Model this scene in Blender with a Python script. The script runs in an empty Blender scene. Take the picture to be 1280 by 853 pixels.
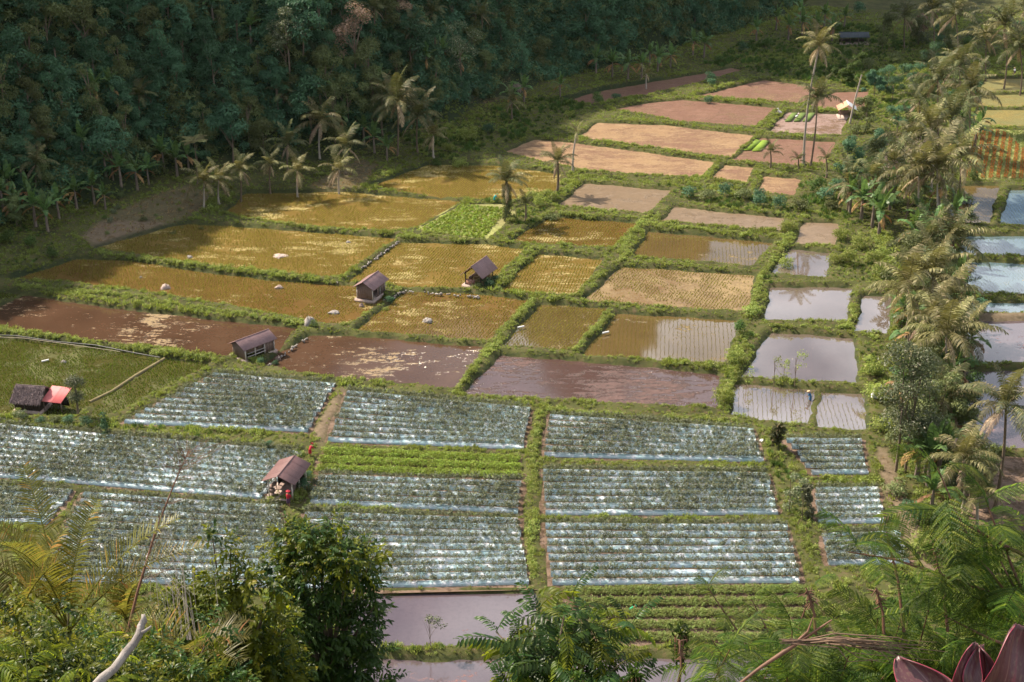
import bpy, math, random
import numpy as np
from mathutils import Vector, Matrix, Euler, noise as mnoise

random.seed(7)
R = np.random.default_rng(11)
SC = bpy.context.scene
COL = SC.collection

# ------------------------------------------------------------------ camera
CAMZ, FPX, PITCH = 80.0, 1280 * 50 / 36, math.atan(787 / (1280 * 50 / 36))
cam_d = bpy.data.cameras.new('camera'); cam_d.lens = 50; cam_d.sensor_width = 36
cam_d.clip_start = 0.5; cam_d.clip_end = 6000
cam = bpy.data.objects.new('camera', cam_d); COL.objects.link(cam)
cam.location = (0, 0, CAMZ); cam.rotation_euler = (math.pi / 2 - PITCH, 0, 0)
SC.camera = cam

# ------------------------------------------------------------------ light
SUN_EL = math.radians(46); SUN_AZ = (-0.84, 0.54)          # direction towards the sun
sun_d = bpy.data.lights.new('sun', 'SUN'); sun_d.energy = 5.0; sun_d.angle = math.radians(0.6); sun_d.color = (1.0, 0.88, 0.72)
sun = bpy.data.objects.new('sun', sun_d); COL.objects.link(sun)
n_ = math.hypot(*SUN_AZ)
sdir = Vector((SUN_AZ[0] / n_ * math.cos(SUN_EL), SUN_AZ[1] / n_ * math.cos(SUN_EL), math.sin(SUN_EL)))
sun.rotation_euler = sdir.to_track_quat('Z', 'Y').to_euler()
W = bpy.data.worlds.new('World'); SC.world = W; W.use_nodes = True
wn, wl = W.node_tree.nodes, W.node_tree.links
wn.clear()
sky = wn.new('ShaderNodeTexSky'); sky.sky_type = 'NISHITA'; sky.sun_disc = False
sky.sun_elevation = SUN_EL; sky.sun_rotation = math.atan2(sdir.x, sdir.y)
sky.altitude = 300; sky.air_density = 1.2; sky.dust_density = 1.6; sky.ozone_density = 1.0
tc = wn.new('ShaderNodeTexCoord'); mp = wn.new('ShaderNodeMapping'); mp.inputs['Scale'].default_value = (1, 1, 2.6)
cn = wn.new('ShaderNodeTexNoise'); cn.inputs['Scale'].default_value = 3.4; cn.inputs['Detail'].default_value = 6; cn.inputs['Roughness'].default_value = 0.55
cr = wn.new('ShaderNodeValToRGB'); cr.color_ramp.elements[0].position = 0.40; cr.color_ramp.elements[1].position = 0.60
cm = wn.new('ShaderNodeMixRGB'); cm.inputs[2].default_value = (15.5, 15.8, 16.8, 1)
bg = wn.new('ShaderNodeBackground'); bg.inputs['Strength'].default_value = 0.05
wo = wn.new('ShaderNodeOutputWorld')
wl.new(tc.outputs['Generated'], mp.inputs[0]); wl.new(mp.outputs[0], cn.inputs['Vector']); wl.new(cn.outputs['Fac'], cr.inputs[0])
wl.new(cr.outputs[0], cm.inputs[0]); wl.new(sky.outputs[0], cm.inputs[1]); wl.new(cm.outputs[0], bg.inputs[0]); wl.new(bg.outputs[0], wo.inputs[0])
SC.view_settings.view_transform = 'Standard'; SC.view_settings.look = 'None'
SC.view_settings.exposure = 1.1; SC.view_settings.gamma = 1.0
SC.cycles.max_bounces = 6; SC.cycles.diffuse_bounces = 2; SC.cycles.glossy_bounces = 3; SC.cycles.transmission_bounces = 3
SC.cycles.transparent_max_bounces = 6

# thin valley haze
hb = bpy.data.meshes.new('haze'); hx, hy0, hy1, hz0, hz1 = 1300, -400, 1500, -6, 260
hb.from_pydata([(-hx, hy0, hz0), (hx, hy0, hz0), (hx, hy1, hz0), (-hx, hy1, hz0), (-hx, hy0, hz1), (hx, hy0, hz1), (hx, hy1, hz1), (-hx, hy1, hz1)], [], [(0, 3, 2, 1), (4, 5, 6, 7), (0, 1, 5, 4), (1, 2, 6, 5), (2, 3, 7, 6), (3, 0, 4, 7)])
hm = bpy.data.materials.new('haze'); hm.use_nodes = True; hm.node_tree.nodes.clear(); ho = hm.node_tree.nodes.new('ShaderNodeOutputMaterial'); hv = hm.node_tree.nodes.new('ShaderNodeVolumePrincipled')
hv.inputs['Color'].default_value = (0.62, 0.84, 0.95, 1); hv.inputs['Density'].default_value = 0.000011; hm.node_tree.links.new(hv.outputs[0], ho.inputs['Volume']); hb.materials.append(hm)
hz = bpy.data.objects.new('haze', hb); COL.objects.link(hz); hz['kind'] = 'stuff'; hz['label'] = 'thin bluish haze filling the valley'; hz['category'] = 'haze'
SC.cycles.volume_bounces = 0

# ------------------------------------------------------------------ picture <-> place
cp, sp = math.cos(PITCH), math.sin(PITCH)
def ray(px, py):
    u, v = (px - 640) / FPX, (py - 426.5) / FPX
    return np.array([u, cp - v * sp, -sp - v * cp])
def G(px, py, z=0.0):
    d = ray(px, py); t = (z - CAMZ) / d[2]
    return np.array([t * d[0], t * d[1]])
def at(px, py, Z):
    d = ray(px, py); return Vector((Z * d[0], Z * d[1], CAMZ + Z * d[2]))
def proj(x, y, z):
    Zc = y * cp - (z - CAMZ) * sp
    up = y * sp + (z - CAMZ) * cp
    return 640 + FPX * x / Zc, 426.5 - FPX * up / Zc
def hgt(px, pyb, pyt, z0=0.0):
    g = G(px, pyb, z0); d = ray(px, pyt); t = g[1] / d[1]
    return CAMZ + t * d[2] - z0

# ------------------------------------------------------------------ materials
def nodemat(name):
    m = bpy.data.materials.new(name); m.use_nodes = True
    nt = m.node_tree; nt.nodes.clear()
    o = nt.nodes.new('ShaderNodeOutputMaterial'); return m, nt, o
def N(nt, t, **kw):
    n = nt.nodes.new(t)
    for k, v in kw.items():
        if k.startswith('i_'):
            key = k[2:].replace('_', ' ')
            n.inputs[key if key in n.inputs else int(k[2:])].default_value = v
        else: setattr(n, k, v)
    return n
def c4(c): return (c[0], c[1], c[2], 1)
def mixc(nt, fac, a, b, mode='MIX'):
    n = nt.nodes.new('ShaderNodeMixRGB'); n.blend_type = mode
    for k, s in ((0, fac), (1, a), (2, b)):
        if hasattr(s, 'links') or hasattr(s, 'is_linked'): nt.links.new(s, n.inputs[k])
        elif k == 0: n.inputs[0].default_value = s
        else: n.inputs[k].default_value = c4(s)
    return n.outputs[0]
def noise(nt, vec, scale, detail=5, rough=0.55, stretch=None):
    if stretch:
        mp = N(nt, 'ShaderNodeMapping'); mp.inputs['Scale'].default_value = stretch; nt.links.new(vec, mp.inputs[0]); vec = mp.outputs[0]
    n = N(nt, 'ShaderNodeTexNoise'); n.inputs['Scale'].default_value = scale; n.inputs['Detail'].default_value = detail
    n.inputs['Roughness'].default_value = rough; nt.links.new(vec, n.inputs['Vector']); return n.outputs['Fac']
def ramp(nt, fac, lo, hi, a=0.0, b=1.0):
    n = N(nt, 'ShaderNodeMapRange'); n.inputs[1].default_value = lo; n.inputs[2].default_value = hi
    n.inputs[3].default_value = a; n.inputs[4].default_value = b; nt.links.new(fac, n.inputs[0]); return n.outputs[0]
def leafmat(name, dark, light, trans=0.28, rough=0.5, tip=None, var=0.35):
    m, nt, o = nodemat(name)
    at_ = N(nt, 'ShaderNodeAttribute', attribute_name='v'); oi = N(nt, 'ShaderNodeObjectInfo')
    geo = N(nt, 'ShaderNodeNewGeometry')
    col = mixc(nt, at_.outputs['Fac'], dark, light)
    if tip: col = mixc(nt, ramp(nt, at_.outputs['Fac'], 0.82, 1.0), col, tip)
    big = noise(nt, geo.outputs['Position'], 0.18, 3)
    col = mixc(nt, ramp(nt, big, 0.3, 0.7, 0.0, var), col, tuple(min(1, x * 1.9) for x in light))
    hs = N(nt, 'ShaderNodeHueSaturation'); nt.links.new(col, hs.inputs['Color'])
    nt.links.new(ramp(nt, oi.outputs['Random'], 0, 1, 0.65, 1.35), hs.inputs['Value'])
    nt.links.new(ramp(nt, oi.outputs['Random'], 0, 1, 0.48, 0.515), hs.inputs['Hue'])
    p = N(nt, 'ShaderNodeBsdfPrincipled'); p.inputs['Roughness'].default_value = rough; p.inputs['Specular IOR Level'].default_value = 0.16
    nt.links.new(hs.outputs[0], p.inputs['Base Color'])
    t = N(nt, 'ShaderNodeBsdfTranslucent'); nt.links.new(mixc(nt, 0.5, hs.outputs[0], (light[0] * 2.0, light[1] * 2.0, light[2])), t.inputs['Color'])
    mx = N(nt, 'ShaderNodeMixShader'); mx.inputs[0].default_value = trans
    nt.links.new(p.outputs[0], mx.inputs[1]); nt.links.new(t.outputs[0], mx.inputs[2]); nt.links.new(mx.outputs[0], o.inputs[0])
    return m
def plainmat(name, a, b, scale=4.0, rough=0.8, bump=0.3, stretch=None, metal=0.0, spec=0.3):
    m, nt, o = nodemat(name); tcn = N(nt, 'ShaderNodeTexCoord'); v = tcn.outputs['Object']
    f = noise(nt, v, scale, 7, 0.65, stretch); f2 = noise(nt, v, scale * 0.23, 3)
    col = mixc(nt, ramp(nt, f, 0.3, 0.7), a, b); col = mixc(nt, ramp(nt, f2, 0.35, 0.7, 0, 0.4), col, tuple(x * 0.55 for x in a))
    p = N(nt, 'ShaderNodeBsdfPrincipled'); p.inputs['Roughness'].default_value = rough; p.inputs['Metallic'].default_value = metal
    p.inputs['Specular IOR Level'].default_value = spec
    nt.links.new(col, p.inputs['Base Color'])
    bp = N(nt, 'ShaderNodeBump'); bp.inputs['Strength'].default_value = bump; bp.inputs['Distance'].default_value = 0.05
    nt.links.new(f, bp.inputs['Height']); nt.links.new(bp.outputs[0], p.inputs['Normal']); nt.links.new(p.outputs[0], o.inputs[0]); return m
def fieldmat(name, w1, w2, patch, amt=0.5, soft=0.06, pscale=0.35, wet=0.06, dry=0.75, stretch=(1, 1, 1), bump=0.4, ior=1.4, fine=2.2, soft2=None):
    """muddy sheet: film of water coloured w1..w2, with drier / algae patches over the amt threshold"""
    m, nt, o = nodemat(name); geo = N(nt, 'ShaderNodeNewGeometry'); P = geo.outputs['Position']
    big = noise(nt, P, 0.07, 4, 0.6); med = noise(nt, P, pscale, 9, 0.68, stretch); fi = noise(nt, P, fine, 6, 0.7)
    s = N(nt, 'ShaderNodeMath', operation='ADD'); nt.links.new(med, s.inputs[0])
    q = N(nt, 'ShaderNodeMath', operation='MULTIPLY_ADD'); nt.links.new(big, q.inputs[0]); q.inputs[1].default_value = 0.8; q.inputs[2].default_value = -0.4
    nt.links.new(q.outputs[0], s.inputs[1])
    s2 = N(nt, 'ShaderNodeMath', operation='MULTIPLY_ADD'); nt.links.new(fi, s2.inputs[0]); s2.inputs[1].default_value = 0.55; nt.links.new(s.outputs[0], s2.inputs[2])
    s3 = N(nt, 'ShaderNodeMath', operation='SUBTRACT'); nt.links.new(s2.outputs[0], s3.inputs[0]); s3.inputs[1].default_value = 0.275; s = s3
    mask = ramp(nt, s.outputs[0], amt - soft, amt + soft)
    wc = mixc(nt, ramp(nt, noise(nt, P, 0.16, 4), 0.3, 0.7), w1, w2)
    pc = mixc(nt, ramp(nt, fi, 0.3, 0.7), tuple(x * 0.72 for x in patch), tuple(min(1, x * 1.2) for x in patch))
    wc = mixc(nt, ramp(nt, fi, 0.45, 0.75, 0, 0.45), wc, tuple(x * 0.6 for x in w1))
    col = mixc(nt, mask, wc, pc)
    if wet > 0.3: col = mixc(nt, ramp(nt, noise(nt, P, 3.4, 8, 0.75, (0.6, 1.3, 1)), 0.42, 0.66, 0, 0.6), col, tuple(x * 0.45 for x in w1)); col = mixc(nt, ramp(nt, noise(nt, P, 0.9, 8, 0.75, (0.5, 1.3, 1)), 0.52, 0.66, 0, 0.5), col, tuple(min(1, x * 1.35) for x in (w2[0], w2[1] * 1.05, w2[2] * 1.25)))
    p = N(nt, 'ShaderNodeBsdfPrincipled'); nt.links.new(col, p.inputs['Base Color']); p.inputs['IOR'].default_value = ior
    nt.links.new(ramp(nt, mask, 0, 1, wet, dry), p.inputs['Roughness'])
    nt.links.new(ramp(nt, mask, 0, 1, 0.5, 0.15), p.inputs['Specular IOR Level'])
    b1 = N(nt, 'ShaderNodeMath', operation='MULTIPLY'); nt.links.new(mask, b1.inputs[0]); nt.links.new(fi, b1.inputs[1])
    rip = noise(nt, P, 3.0, 2, 0.5, (1.0, 0.5, 1)); b2 = N(nt, 'ShaderNodeMath', operation='MULTIPLY_ADD'); nt.links.new(rip, b2.inputs[0]); b2.inputs[1].default_value = 0.012
    nt.links.new(b1.outputs[0], b2.inputs[2])
    bp = N(nt, 'ShaderNodeBump'); bp.inputs['Strength'].default_value = bump; bp.inputs['Distance'].default_value = 0.25
    nt.links.new(b2.outputs[0], bp.inputs['Height']); nt.links.new(bp.outputs[0], p.inputs['Normal']); nt.links.new(p.outputs[0], o.inputs[0])
    return m

M = {}
M['grass'] = leafmat('grass_blades', (0.085, 0.12, 0.028), (0.23, 0.275, 0.07), 0.4, 0.55, tip=(0.40, 0.35, 0.15), var=0.35)
M['tallgrass'] = leafmat('tall_grass', (0.035, 0.07, 0.018), (0.085, 0.14, 0.035), 0.3, 0.55)
M['dry'] = leafmat('dry_straw', (0.16, 0.11, 0.06), (0.34, 0.25, 0.14), 0.2, 0.7)
M['rice'] = leafmat('rice_blades', (0.11, 0.12, 0.02), (0.24, 0.22, 0.045), 0.3, 0.5, var=0.3)
M['ricegreen'] = leafmat('young_rice_green', (0.05, 0.085, 0.012), (0.12, 0.16, 0.025), 0.3, 0.5, var=0.2)
M['crop'] = leafmat('grey_green_crop', (0.055, 0.068, 0.036), (0.15, 0.165, 0.10), 0.2, 0.5, tip=(0.30, 0.27, 0.19), var=0.15)
M['brightcrop'] = leafmat('bright_crop', (0.10, 0.15, 0.022), (0.25, 0.32, 0.055), 0.3, 0.5, var=0.15)
M['olivecrop'] = leafmat('olive_crop', (0.09, 0.12, 0.03), (0.20, 0.24, 0.07), 0.3, 0.5, var=0.2)
M['flower'] = leafmat('marigold_flowers', (0.30, 0.07, 0.02), (0.42, 0.14, 0.03), 0.2, 0.6, var=0.0)
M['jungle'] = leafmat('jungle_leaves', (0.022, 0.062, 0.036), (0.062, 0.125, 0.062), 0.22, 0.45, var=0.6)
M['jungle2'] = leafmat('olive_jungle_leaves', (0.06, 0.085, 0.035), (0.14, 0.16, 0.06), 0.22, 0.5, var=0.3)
M['rust'] = leafmat('rusty_leaves', (0.15, 0.10, 0.07), (0.33, 0.23, 0.17), 0.2, 0.55, var=0.2)
M['tree'] = leafmat('tree_leaves', (0.05, 0.07, 0.035), (0.13, 0.155, 0.08), 0.2, 0.35, tip=(0.36, 0.33, 0.25), var=0.15)
M['banana'] = leafmat('banana_leaves', (0.05, 0.10, 0.04), (0.12, 0.19, 0.06), 0.3, 0.38, var=0.15)
M['bananadry'] = leafmat('banana_leaves_dry', (0.16, 0.09, 0.04), (0.36, 0.22, 0.10), 0.2, 0.6, var=0.1)
M['palm'] = leafmat('palm_leaflets', (0.065, 0.07, 0.026), (0.19, 0.175, 0.07), 0.22, 0.55, tip=(0.36, 0.30, 0.19), var=0.1)
M['palmdark'] = leafmat('palm_leaflets_green', (0.045, 0.058, 0.024), (0.12, 0.125, 0.05), 0.2, 0.55, tip=(0.24, 0.18, 0.11), var=0.1)
M['palmdead'] = leafmat('palm_leaflets_dead', (0.17, 0.12, 0.07), (0.42, 0.32, 0.22), 0.15, 0.6, var=0.1)
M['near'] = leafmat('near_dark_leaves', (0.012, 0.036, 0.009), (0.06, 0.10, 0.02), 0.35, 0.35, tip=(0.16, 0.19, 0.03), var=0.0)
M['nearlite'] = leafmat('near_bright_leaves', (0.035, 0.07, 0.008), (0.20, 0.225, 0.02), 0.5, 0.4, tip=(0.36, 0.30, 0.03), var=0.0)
M['feather'] = leafmat('feathery_leaflets', (0.014, 0.040, 0.005), (0.085, 0.135, 0.011), 0.38, 0.5, tip=(0.17, 0.20, 0.015), var=0.0)
M['frondnear'] = leafmat('near_frond_leaflets', (0.06, 0.065, 0.012), (0.18, 0.17, 0.035), 0.4, 0.4, tip=(0.34, 0.16, 0.04), var=0.0)
M['bark'] = plainmat('bark', (0.12, 0.085, 0.06), (0.26, 0.2, 0.15), 5, 0.9, 0.6, (1, 1, 0.25))
M['barkpale'] = plainmat('pale_bark', (0.32, 0.27, 0.23), (0.5, 0.44, 0.38), 5, 0.85, 0.5, (1, 1, 3))
M['deadwood'] = plainmat('weathered_wood', (0.13, 0.11, 0.10), (0.40, 0.36, 0.33), 6, 0.8, 0.5, (1, 1, 0.3))
M['stem'] = plainmat('green_stem', (0.07, 0.09, 0.03), (0.14, 0.15, 0.05), 8, 0.6, 0.2)
M['stemred'] = plainmat('reddish_stem', (0.10, 0.05, 0.03), (0.2, 0.1, 0.06), 8, 0.6, 0.2)
M['bananastem'] = plainmat('banana_stem', (0.12, 0.09, 0.07), (0.3, 0.24, 0.2), 4, 0.7, 0.4, (1, 1, 0.3))
M['bareb'] = plainmat('bare_pinkish_bark', (0.3, 0.23, 0.19), (0.48, 0.38, 0.33), 6, 0.8, 0.3)
M['stone'] = plainmat('stone', (0.2, 0.175, 0.16), (0.42, 0.38, 0.35), 3, 0.85, 0.7)
M['mound'] = plainmat('dried_mud_heap', (0.33, 0.24, 0.2), (0.52, 0.42, 0.38), 4, 0.9, 0.9)
M['roof'] = plainmat('rusty_roof_sheet', (0.17, 0.10, 0.105), (0.27, 0.165, 0.16), 2.0, 0.55, 0.15, (1, 1, 1), 0.0, 0.5)
M['roof2'] = plainmat('brown_roof_sheet', (0.13, 0.065, 0.065), (0.19, 0.10, 0.095), 3.0, 0.5, 0.12, (1, 1, 1), 0.0, 0.5)
M['thatch'] = plainmat('old_thatch', (0.09, 0.06, 0.07), (0.24, 0.19, 0.18), 7.0, 0.95, 1.0, (1, 1, 1))
M['redroof'] = plainmat('pink_red_sheet', (0.55, 0.10, 0.11), (0.66, 0.17, 0.16), 1.2, 0.5, 0.1)
M['redroof2'] = plainmat('faded_pink_sheet', (0.68, 0.17, 0.18), (0.78, 0.26, 0.25), 1.2, 0.5, 0.1)
M['darkroof'] = plainmat('dark_blue_roof', (0.035, 0.045, 0.055), (0.07, 0.085, 0.095), 2.5, 0.6, 0.2)
M['wood'] = plainmat('weathered_planks', (0.17, 0.115, 0.095), (0.34, 0.25, 0.22), 5, 0.85, 0.5, (4, 4, 0.4))
M['darkwood'] = plainmat('dark_planks', (0.045, 0.035, 0.03), (0.11, 0.085, 0.07), 5, 0.9, 0.5, (4, 4, 0.4))
M['postpale'] = plainmat('pale_post', (0.5, 0.45, 0.42), (0.68, 0.62, 0.58), 5, 0.8, 0.2)
M['brick'] = plainmat('brick_wall', (0.32, 0.15, 0.11), (0.5, 0.3, 0.25), 6, 0.9, 0.4)
M['white'] = plainmat('white_cloth', (0.7, 0.7, 0.7), (0.82, 0.82, 0.82), 5, 0.7, 0.1)
M['orange'] = plainmat('faded_orange_sheet', (0.5, 0.24, 0.14), (0.62, 0.36, 0.25), 3, 0.6, 0.1)
M['cyan'] = plainmat('cyan_cloth', (0.02, 0.32, 0.33), (0.03, 0.42, 0.42), 5, 0.8, 0.1)
M['bluecloth'] = plainmat('blue_cloth', (0.03, 0.12, 0.26), (0.05, 0.18, 0.33), 5, 0.8, 0.1)
M['redcloth'] = plainmat('red_cloth', (0.35, 0.015, 0.03), (0.5, 0.03, 0.05), 5, 0.8, 0.1)
M['darkcloth'] = plainmat('dark_purple_cloth', (0.06, 0.03, 0.07), (0.1, 0.05, 0.1), 5, 0.8, 0.1)
M['skin'] = plainmat('skin', (0.26, 0.13, 0.08), (0.32, 0.17, 0.11), 5, 0.6, 0.05)
M['straw'] = plainmat('straw_hat', (0.5, 0.36, 0.2), (0.62, 0.48, 0.3), 8, 0.8, 0.3)
M['pipe'] = plainmat('black_pipe', (0.02, 0.02, 0.022), (0.05, 0.05, 0.055), 4, 0.35, 0.1, spec=0.6)
M['bamboo'] = plainmat('bamboo', (0.4, 0.33, 0.24), (0.6, 0.52, 0.42), 4, 0.6, 0.2)
M['greenplastic'] = plainmat('green_plastic', (0.01, 0.3, 0.12), (0.02, 0.4, 0.18), 4, 0.5, 0.1)

def plasticmat():
    m, nt, o = nodemat('silver_mulch_film'); geo = N(nt, 'ShaderNodeNewGeometry'); P = geo.outputs['Position']
    f = noise(nt, P, 0.5, 6, 0.65); g = noise(nt, P, 5.0, 4, 0.6, (0.4, 1, 1)); h = noise(nt, P, 1.4, 5, 0.7)
    col = mixc(nt, ramp(nt, f, 0.35, 0.7), (0.44, 0.51, 0.55), (0.25, 0.41, 0.44))
    col = mixc(nt, ramp(nt, h, 0.51, 0.62), col, (0.66, 0.66, 0.70))
    col = mixc(nt, ramp(nt, noise(nt, P, 1.1, 6, 0.7), 0.66, 0.72), col, (0.2, 0.14, 0.11))
    p = N(nt, 'ShaderNodeBsdfPrincipled'); nt.links.new(col, p.inputs['Base Color']); p.inputs['Roughness'].default_value = 0.3
    p.inputs['Metallic'].default_value = 0.1
    bp = N(nt, 'ShaderNodeBump'); bp.inputs['Strength'].default_value = 0.8; bp.inputs['Distance'].default_value = 0.08
    nt.links.new(g, bp.inputs['Height']); nt.links.new(bp.outputs[0], p.inputs['Normal']); nt.links.new(p.outputs[0], o.inputs[0]); return m
M['plastic'] = plasticmat()

# field sheets
FM = {
 'gold':   fieldmat('golden_paddy_water', (0.135, 0.088, 0.025), (0.18, 0.122, 0.036), (0.36, 0.29, 0.12), 0.62, 0.08, 0.35, wet=0.12, bump=0.25, stretch=(.5, 1.4, 1)),
 'golddk': fieldmat('brown_gold_paddy_water', (0.105, 0.060, 0.020), (0.14, 0.085, 0.027), (0.32, 0.25, 0.11), 0.66, 0.07, 0.4, wet=0.10, bump=0.25, stretch=(0.6, 1.2, 1)),
 'olive':  fieldmat('olive_paddy_water', (0.09, 0.06, 0.024), (0.12, 0.08, 0.03), (0.2, 0.14, 0.05), 0.70, 0.06, 0.4, wet=0.04, bump=0.15, ior=2.0),
 'clay':   fieldmat('clay_wet_paddy', (0.141, 0.086, 0.041), (0.192, 0.129, 0.063), (0.237, 0.172, 0.089), 0.5, 0.14, 0.35, wet=0.18, dry=0.7, bump=0.4),
 'brown':  fieldmat('brown_muddy_water', (0.056, 0.030, 0.018), (0.082, 0.045, 0.027), (0.26, 0.19, 0.105), 0.66, 0.035, 0.9, wet=0.10, stretch=(0.5, 1.3, 1), bump=0.5),
 'purple': fieldmat('purple_brown_mud', (0.058, 0.033, 0.029), (0.08, 0.046, 0.041), (0.12, 0.074, 0.066), 0.56, 0.05, 0.9, wet=0.08, stretch=(0.35, 1.5, 1), bump=0.7, ior=1.6),
 'pond':   fieldmat('lilac_muddy_pond', (0.075, 0.056, 0.064), (0.10, 0.075, 0.082), (0.17, 0.09, 0.08), 0.68, 0.03, 0.5, wet=0.05, dry=0.3, stretch=(0.5, 1, 1), bump=0.15, ior=2.0),
 'water':  fieldmat('still_paddy_water', (0.10, 0.075, 0.06), (0.14, 0.105, 0.09), (0.30, 0.24, 0.14), 0.78, 0.03, 0.5, wet=0.03, dry=0.5, bump=0.1, ior=3.3),
 'mirror': fieldmat('bluish_paddy_water', (0.08, 0.13, 0.15), (0.11, 0.15, 0.17), (0.30, 0.26, 0.16), 0.76, 0.03, 0.5, wet=0.03, dry=0.5, bump=0.12, ior=2.6),
 'dry':    fieldmat('dry_clay_field', (0.237, 0.140, 0.070), (0.281, 0.183, 0.092), (0.200, 0.117, 0.081), 0.56, 0.09, 0.3, wet=0.7, dry=0.9, stretch=(0.6, 1.2, 1), bump=0.7),
 'red':    fieldmat('reddish_field', (0.141, 0.066, 0.041), (0.185, 0.098, 0.061), (0.222, 0.148, 0.089), 0.6, 0.08, 0.5, wet=0.75, dry=0.9, stretch=(0.5, 1.2, 1), bump=0.8),
 'tan':    fieldmat('tan_mud_field', (0.170, 0.117, 0.074), (0.207, 0.148, 0.092), (0.163, 0.117, 0.074), 0.62, 0.04, 0.4, wet=0.4, dry=0.7, bump=0.6),
 'lilac':  fieldmat('lilac_soil', (0.222, 0.140, 0.111), (0.281, 0.203, 0.170), (0.148, 0.094, 0.052), 0.56, 0.08, 0.25, wet=0.8, dry=0.9, bump=0.8),
 'soil':   fieldmat('brown_bed_soil', (0.14, 0.09, 0.06), (0.19, 0.125, 0.085), (0.11, 0.075, 0.045), 0.55, 0.08, 0.6, wet=0.85, dry=0.9, bump=0.8),
 'cabbage':fieldmat('leafy_bed_soil', (0.2, 0.18, 0.07), (0.24, 0.22, 0.08), (0.28, 0.3, 0.1), 0.5, 0.08, 0.6, wet=0.85, dry=0.9, bump=0.5),
 'greenrice': fieldmat('green_paddy_water', (0.05, 0.047, 0.014), (0.07, 0.065, 0.02), (0.08, 0.085, 0.022), 0.6, 0.08, 0.3, wet=0.15, bump=0.2),
 'pasture': fieldmat('yellow_green_field', (0.13, 0.125, 0.035), (0.17, 0.15, 0.045), (0.22, 0.17, 0.06), 0.55, 0.1, 0.2, wet=0.8, dry=0.9, bump=0.5),
}

# ------------------------------------------------------------------ mesh helpers
def mesh(name, V, F, mats, v=None, smooth=False, midx=None):
    me = bpy.data.meshes.new(name)
    V = np.asarray(V, dtype=np.float32).reshape(-1, 3)
    if isinstance(F, np.ndarray): Fs = [F] if len(F) else []
    else:
        by = {}
        for f in F: by.setdefault(len(f), []).append(f)
        Fs = [np.array(x) for x in by.values()]
    me.vertices.add(len(V)); me.vertices.foreach_set('co', V.ravel())
    nl = sum(f.size for f in Fs); nf = sum(len(f) for f in Fs)
    if nf:
        me.loops.add(nl); me.polygons.add(nf)
        me.loops.foreach_set('vertex_index', np.concatenate([f.ravel() for f in Fs]).astype(np.int32))
        tot = np.concatenate([np.full(len(f), f.shape[1]) for f in Fs]); st = np.concatenate([[0], np.cumsum(tot)[:-1]])
        me.polygons.foreach_set('loop_start', st.astype(np.int32))
        if smooth: me.polygons.foreach_set('use_smooth', np.ones(nf, dtype=bool))
        if midx is not None: me.polygons.foreach_set('material_index', np.asarray(midx, dtype=np.int32))
    for m in (mats if isinstance(mats, (list, tuple)) else [mats]):
        if m: me.materials.append(m)
    if v is not None:
        a = me.attributes.new('v', 'FLOAT', 'POINT'); a.data.foreach_set('value', np.asarray(v, dtype=np.float32))
    me.update(calc_edges=True); me.validate()
    return me
def ob(name, data, parent=None, loc=None, rot=None, scale=None):
    o = bpy.data.objects.new(name, data); COL.objects.link(o)
    if parent: o.parent = parent
    if loc is not None: o.location = loc
    if rot is not None: o.rotation_euler = rot
    if scale is not None: o.scale = scale if hasattr(scale, '__len__') else (scale,) * 3
    return o
def tag(o, label=None, cat=None, group=None, kind=None):
    if label: o['label'] = label
    if cat: o['category'] = cat
    if group: o['group'] = group
    if kind: o['kind'] = kind
    return o
class MB:
    def __init__(s): s.V = []; s.F = []; s.v = []; s.n = 0
    def add(s, V, F, v=0.5):
        V = np.asarray(V, float).reshape(-1, 3); k = len(V)
        s.V.append(V); s.F.append(np.asarray(F) + s.n)
        s.v.append(np.full(k, v) if np.isscalar(v) else np.asarray(v)); s.n += k
    def build(s, name, mat, smooth=False):
        V = np.concatenate(s.V); v = np.concatenate(s.v)
        k = {}
        for f in s.F: k.setdefault(f.shape[1], []).append(f)
        if len(k) == 1: F = np.concatenate(list(k.values())[0])
        else: F = [tuple(r) for fs in k.values() for f in fs for r in f]
        return mesh(name, V, F, mat, v, smooth)
def nrm(a): return a / (np.linalg.norm(a, axis=-1, keepdims=True) + 1e-9)
def tube(path, rad, sides=6, cap=True):
    P = np.asarray(path, float); n = len(P); rad = np.broadcast_to(np.asarray(rad, float), (n,))
    T = nrm(np.gradient(P, axis=0)); ref = np.array([0, 0, 1.0]) if abs(T[0][2]) < 0.9 else np.array([1.0, 0, 0])
    A = nrm(np.cross(T, ref)); B = np.cross(T, A)
    th = np.linspace(0, 2 * np.pi, sides, endpoint=False)
    V = (P[:, None] + rad[:, None, None] * (np.cos(th)[None, :, None] * A[:, None] + np.sin(th)[None, :, None] * B[:, None])).reshape(-1, 3)
    F = []
    for i in range(n - 1):
        for j in range(sides):
            a, b = i * sides + j, i * sides + (j + 1) % sides
            F.append((a, b, b + sides, a + sides))
    return V, np.array(F)
def box(c, s, rz=0.0):
    x, y, z = [d / 2 for d in s]
    V = np.array([(-x, -y, -z), (x, -y, -z), (x, y, -z), (-x, y, -z), (-x, -y, z), (x, -y, z), (x, y, z), (-x, y, z)])
    if rz: cz, sz = math.cos(rz), math.sin(rz); V = V @ np.array([[cz, sz, 0], [-sz, cz, 0], [0, 0, 1]])
    return V + np.array(c), np.array([(0, 3, 2, 1), (4, 5, 6, 7), (0, 1, 5, 4), (1, 2, 6, 5), (2, 3, 7, 6), (3, 0, 4, 7)])
def beam(a, b, w=0.1, sides=4): return tube([a, b], [w / 2 * 1.3] * 2, sides)
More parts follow.
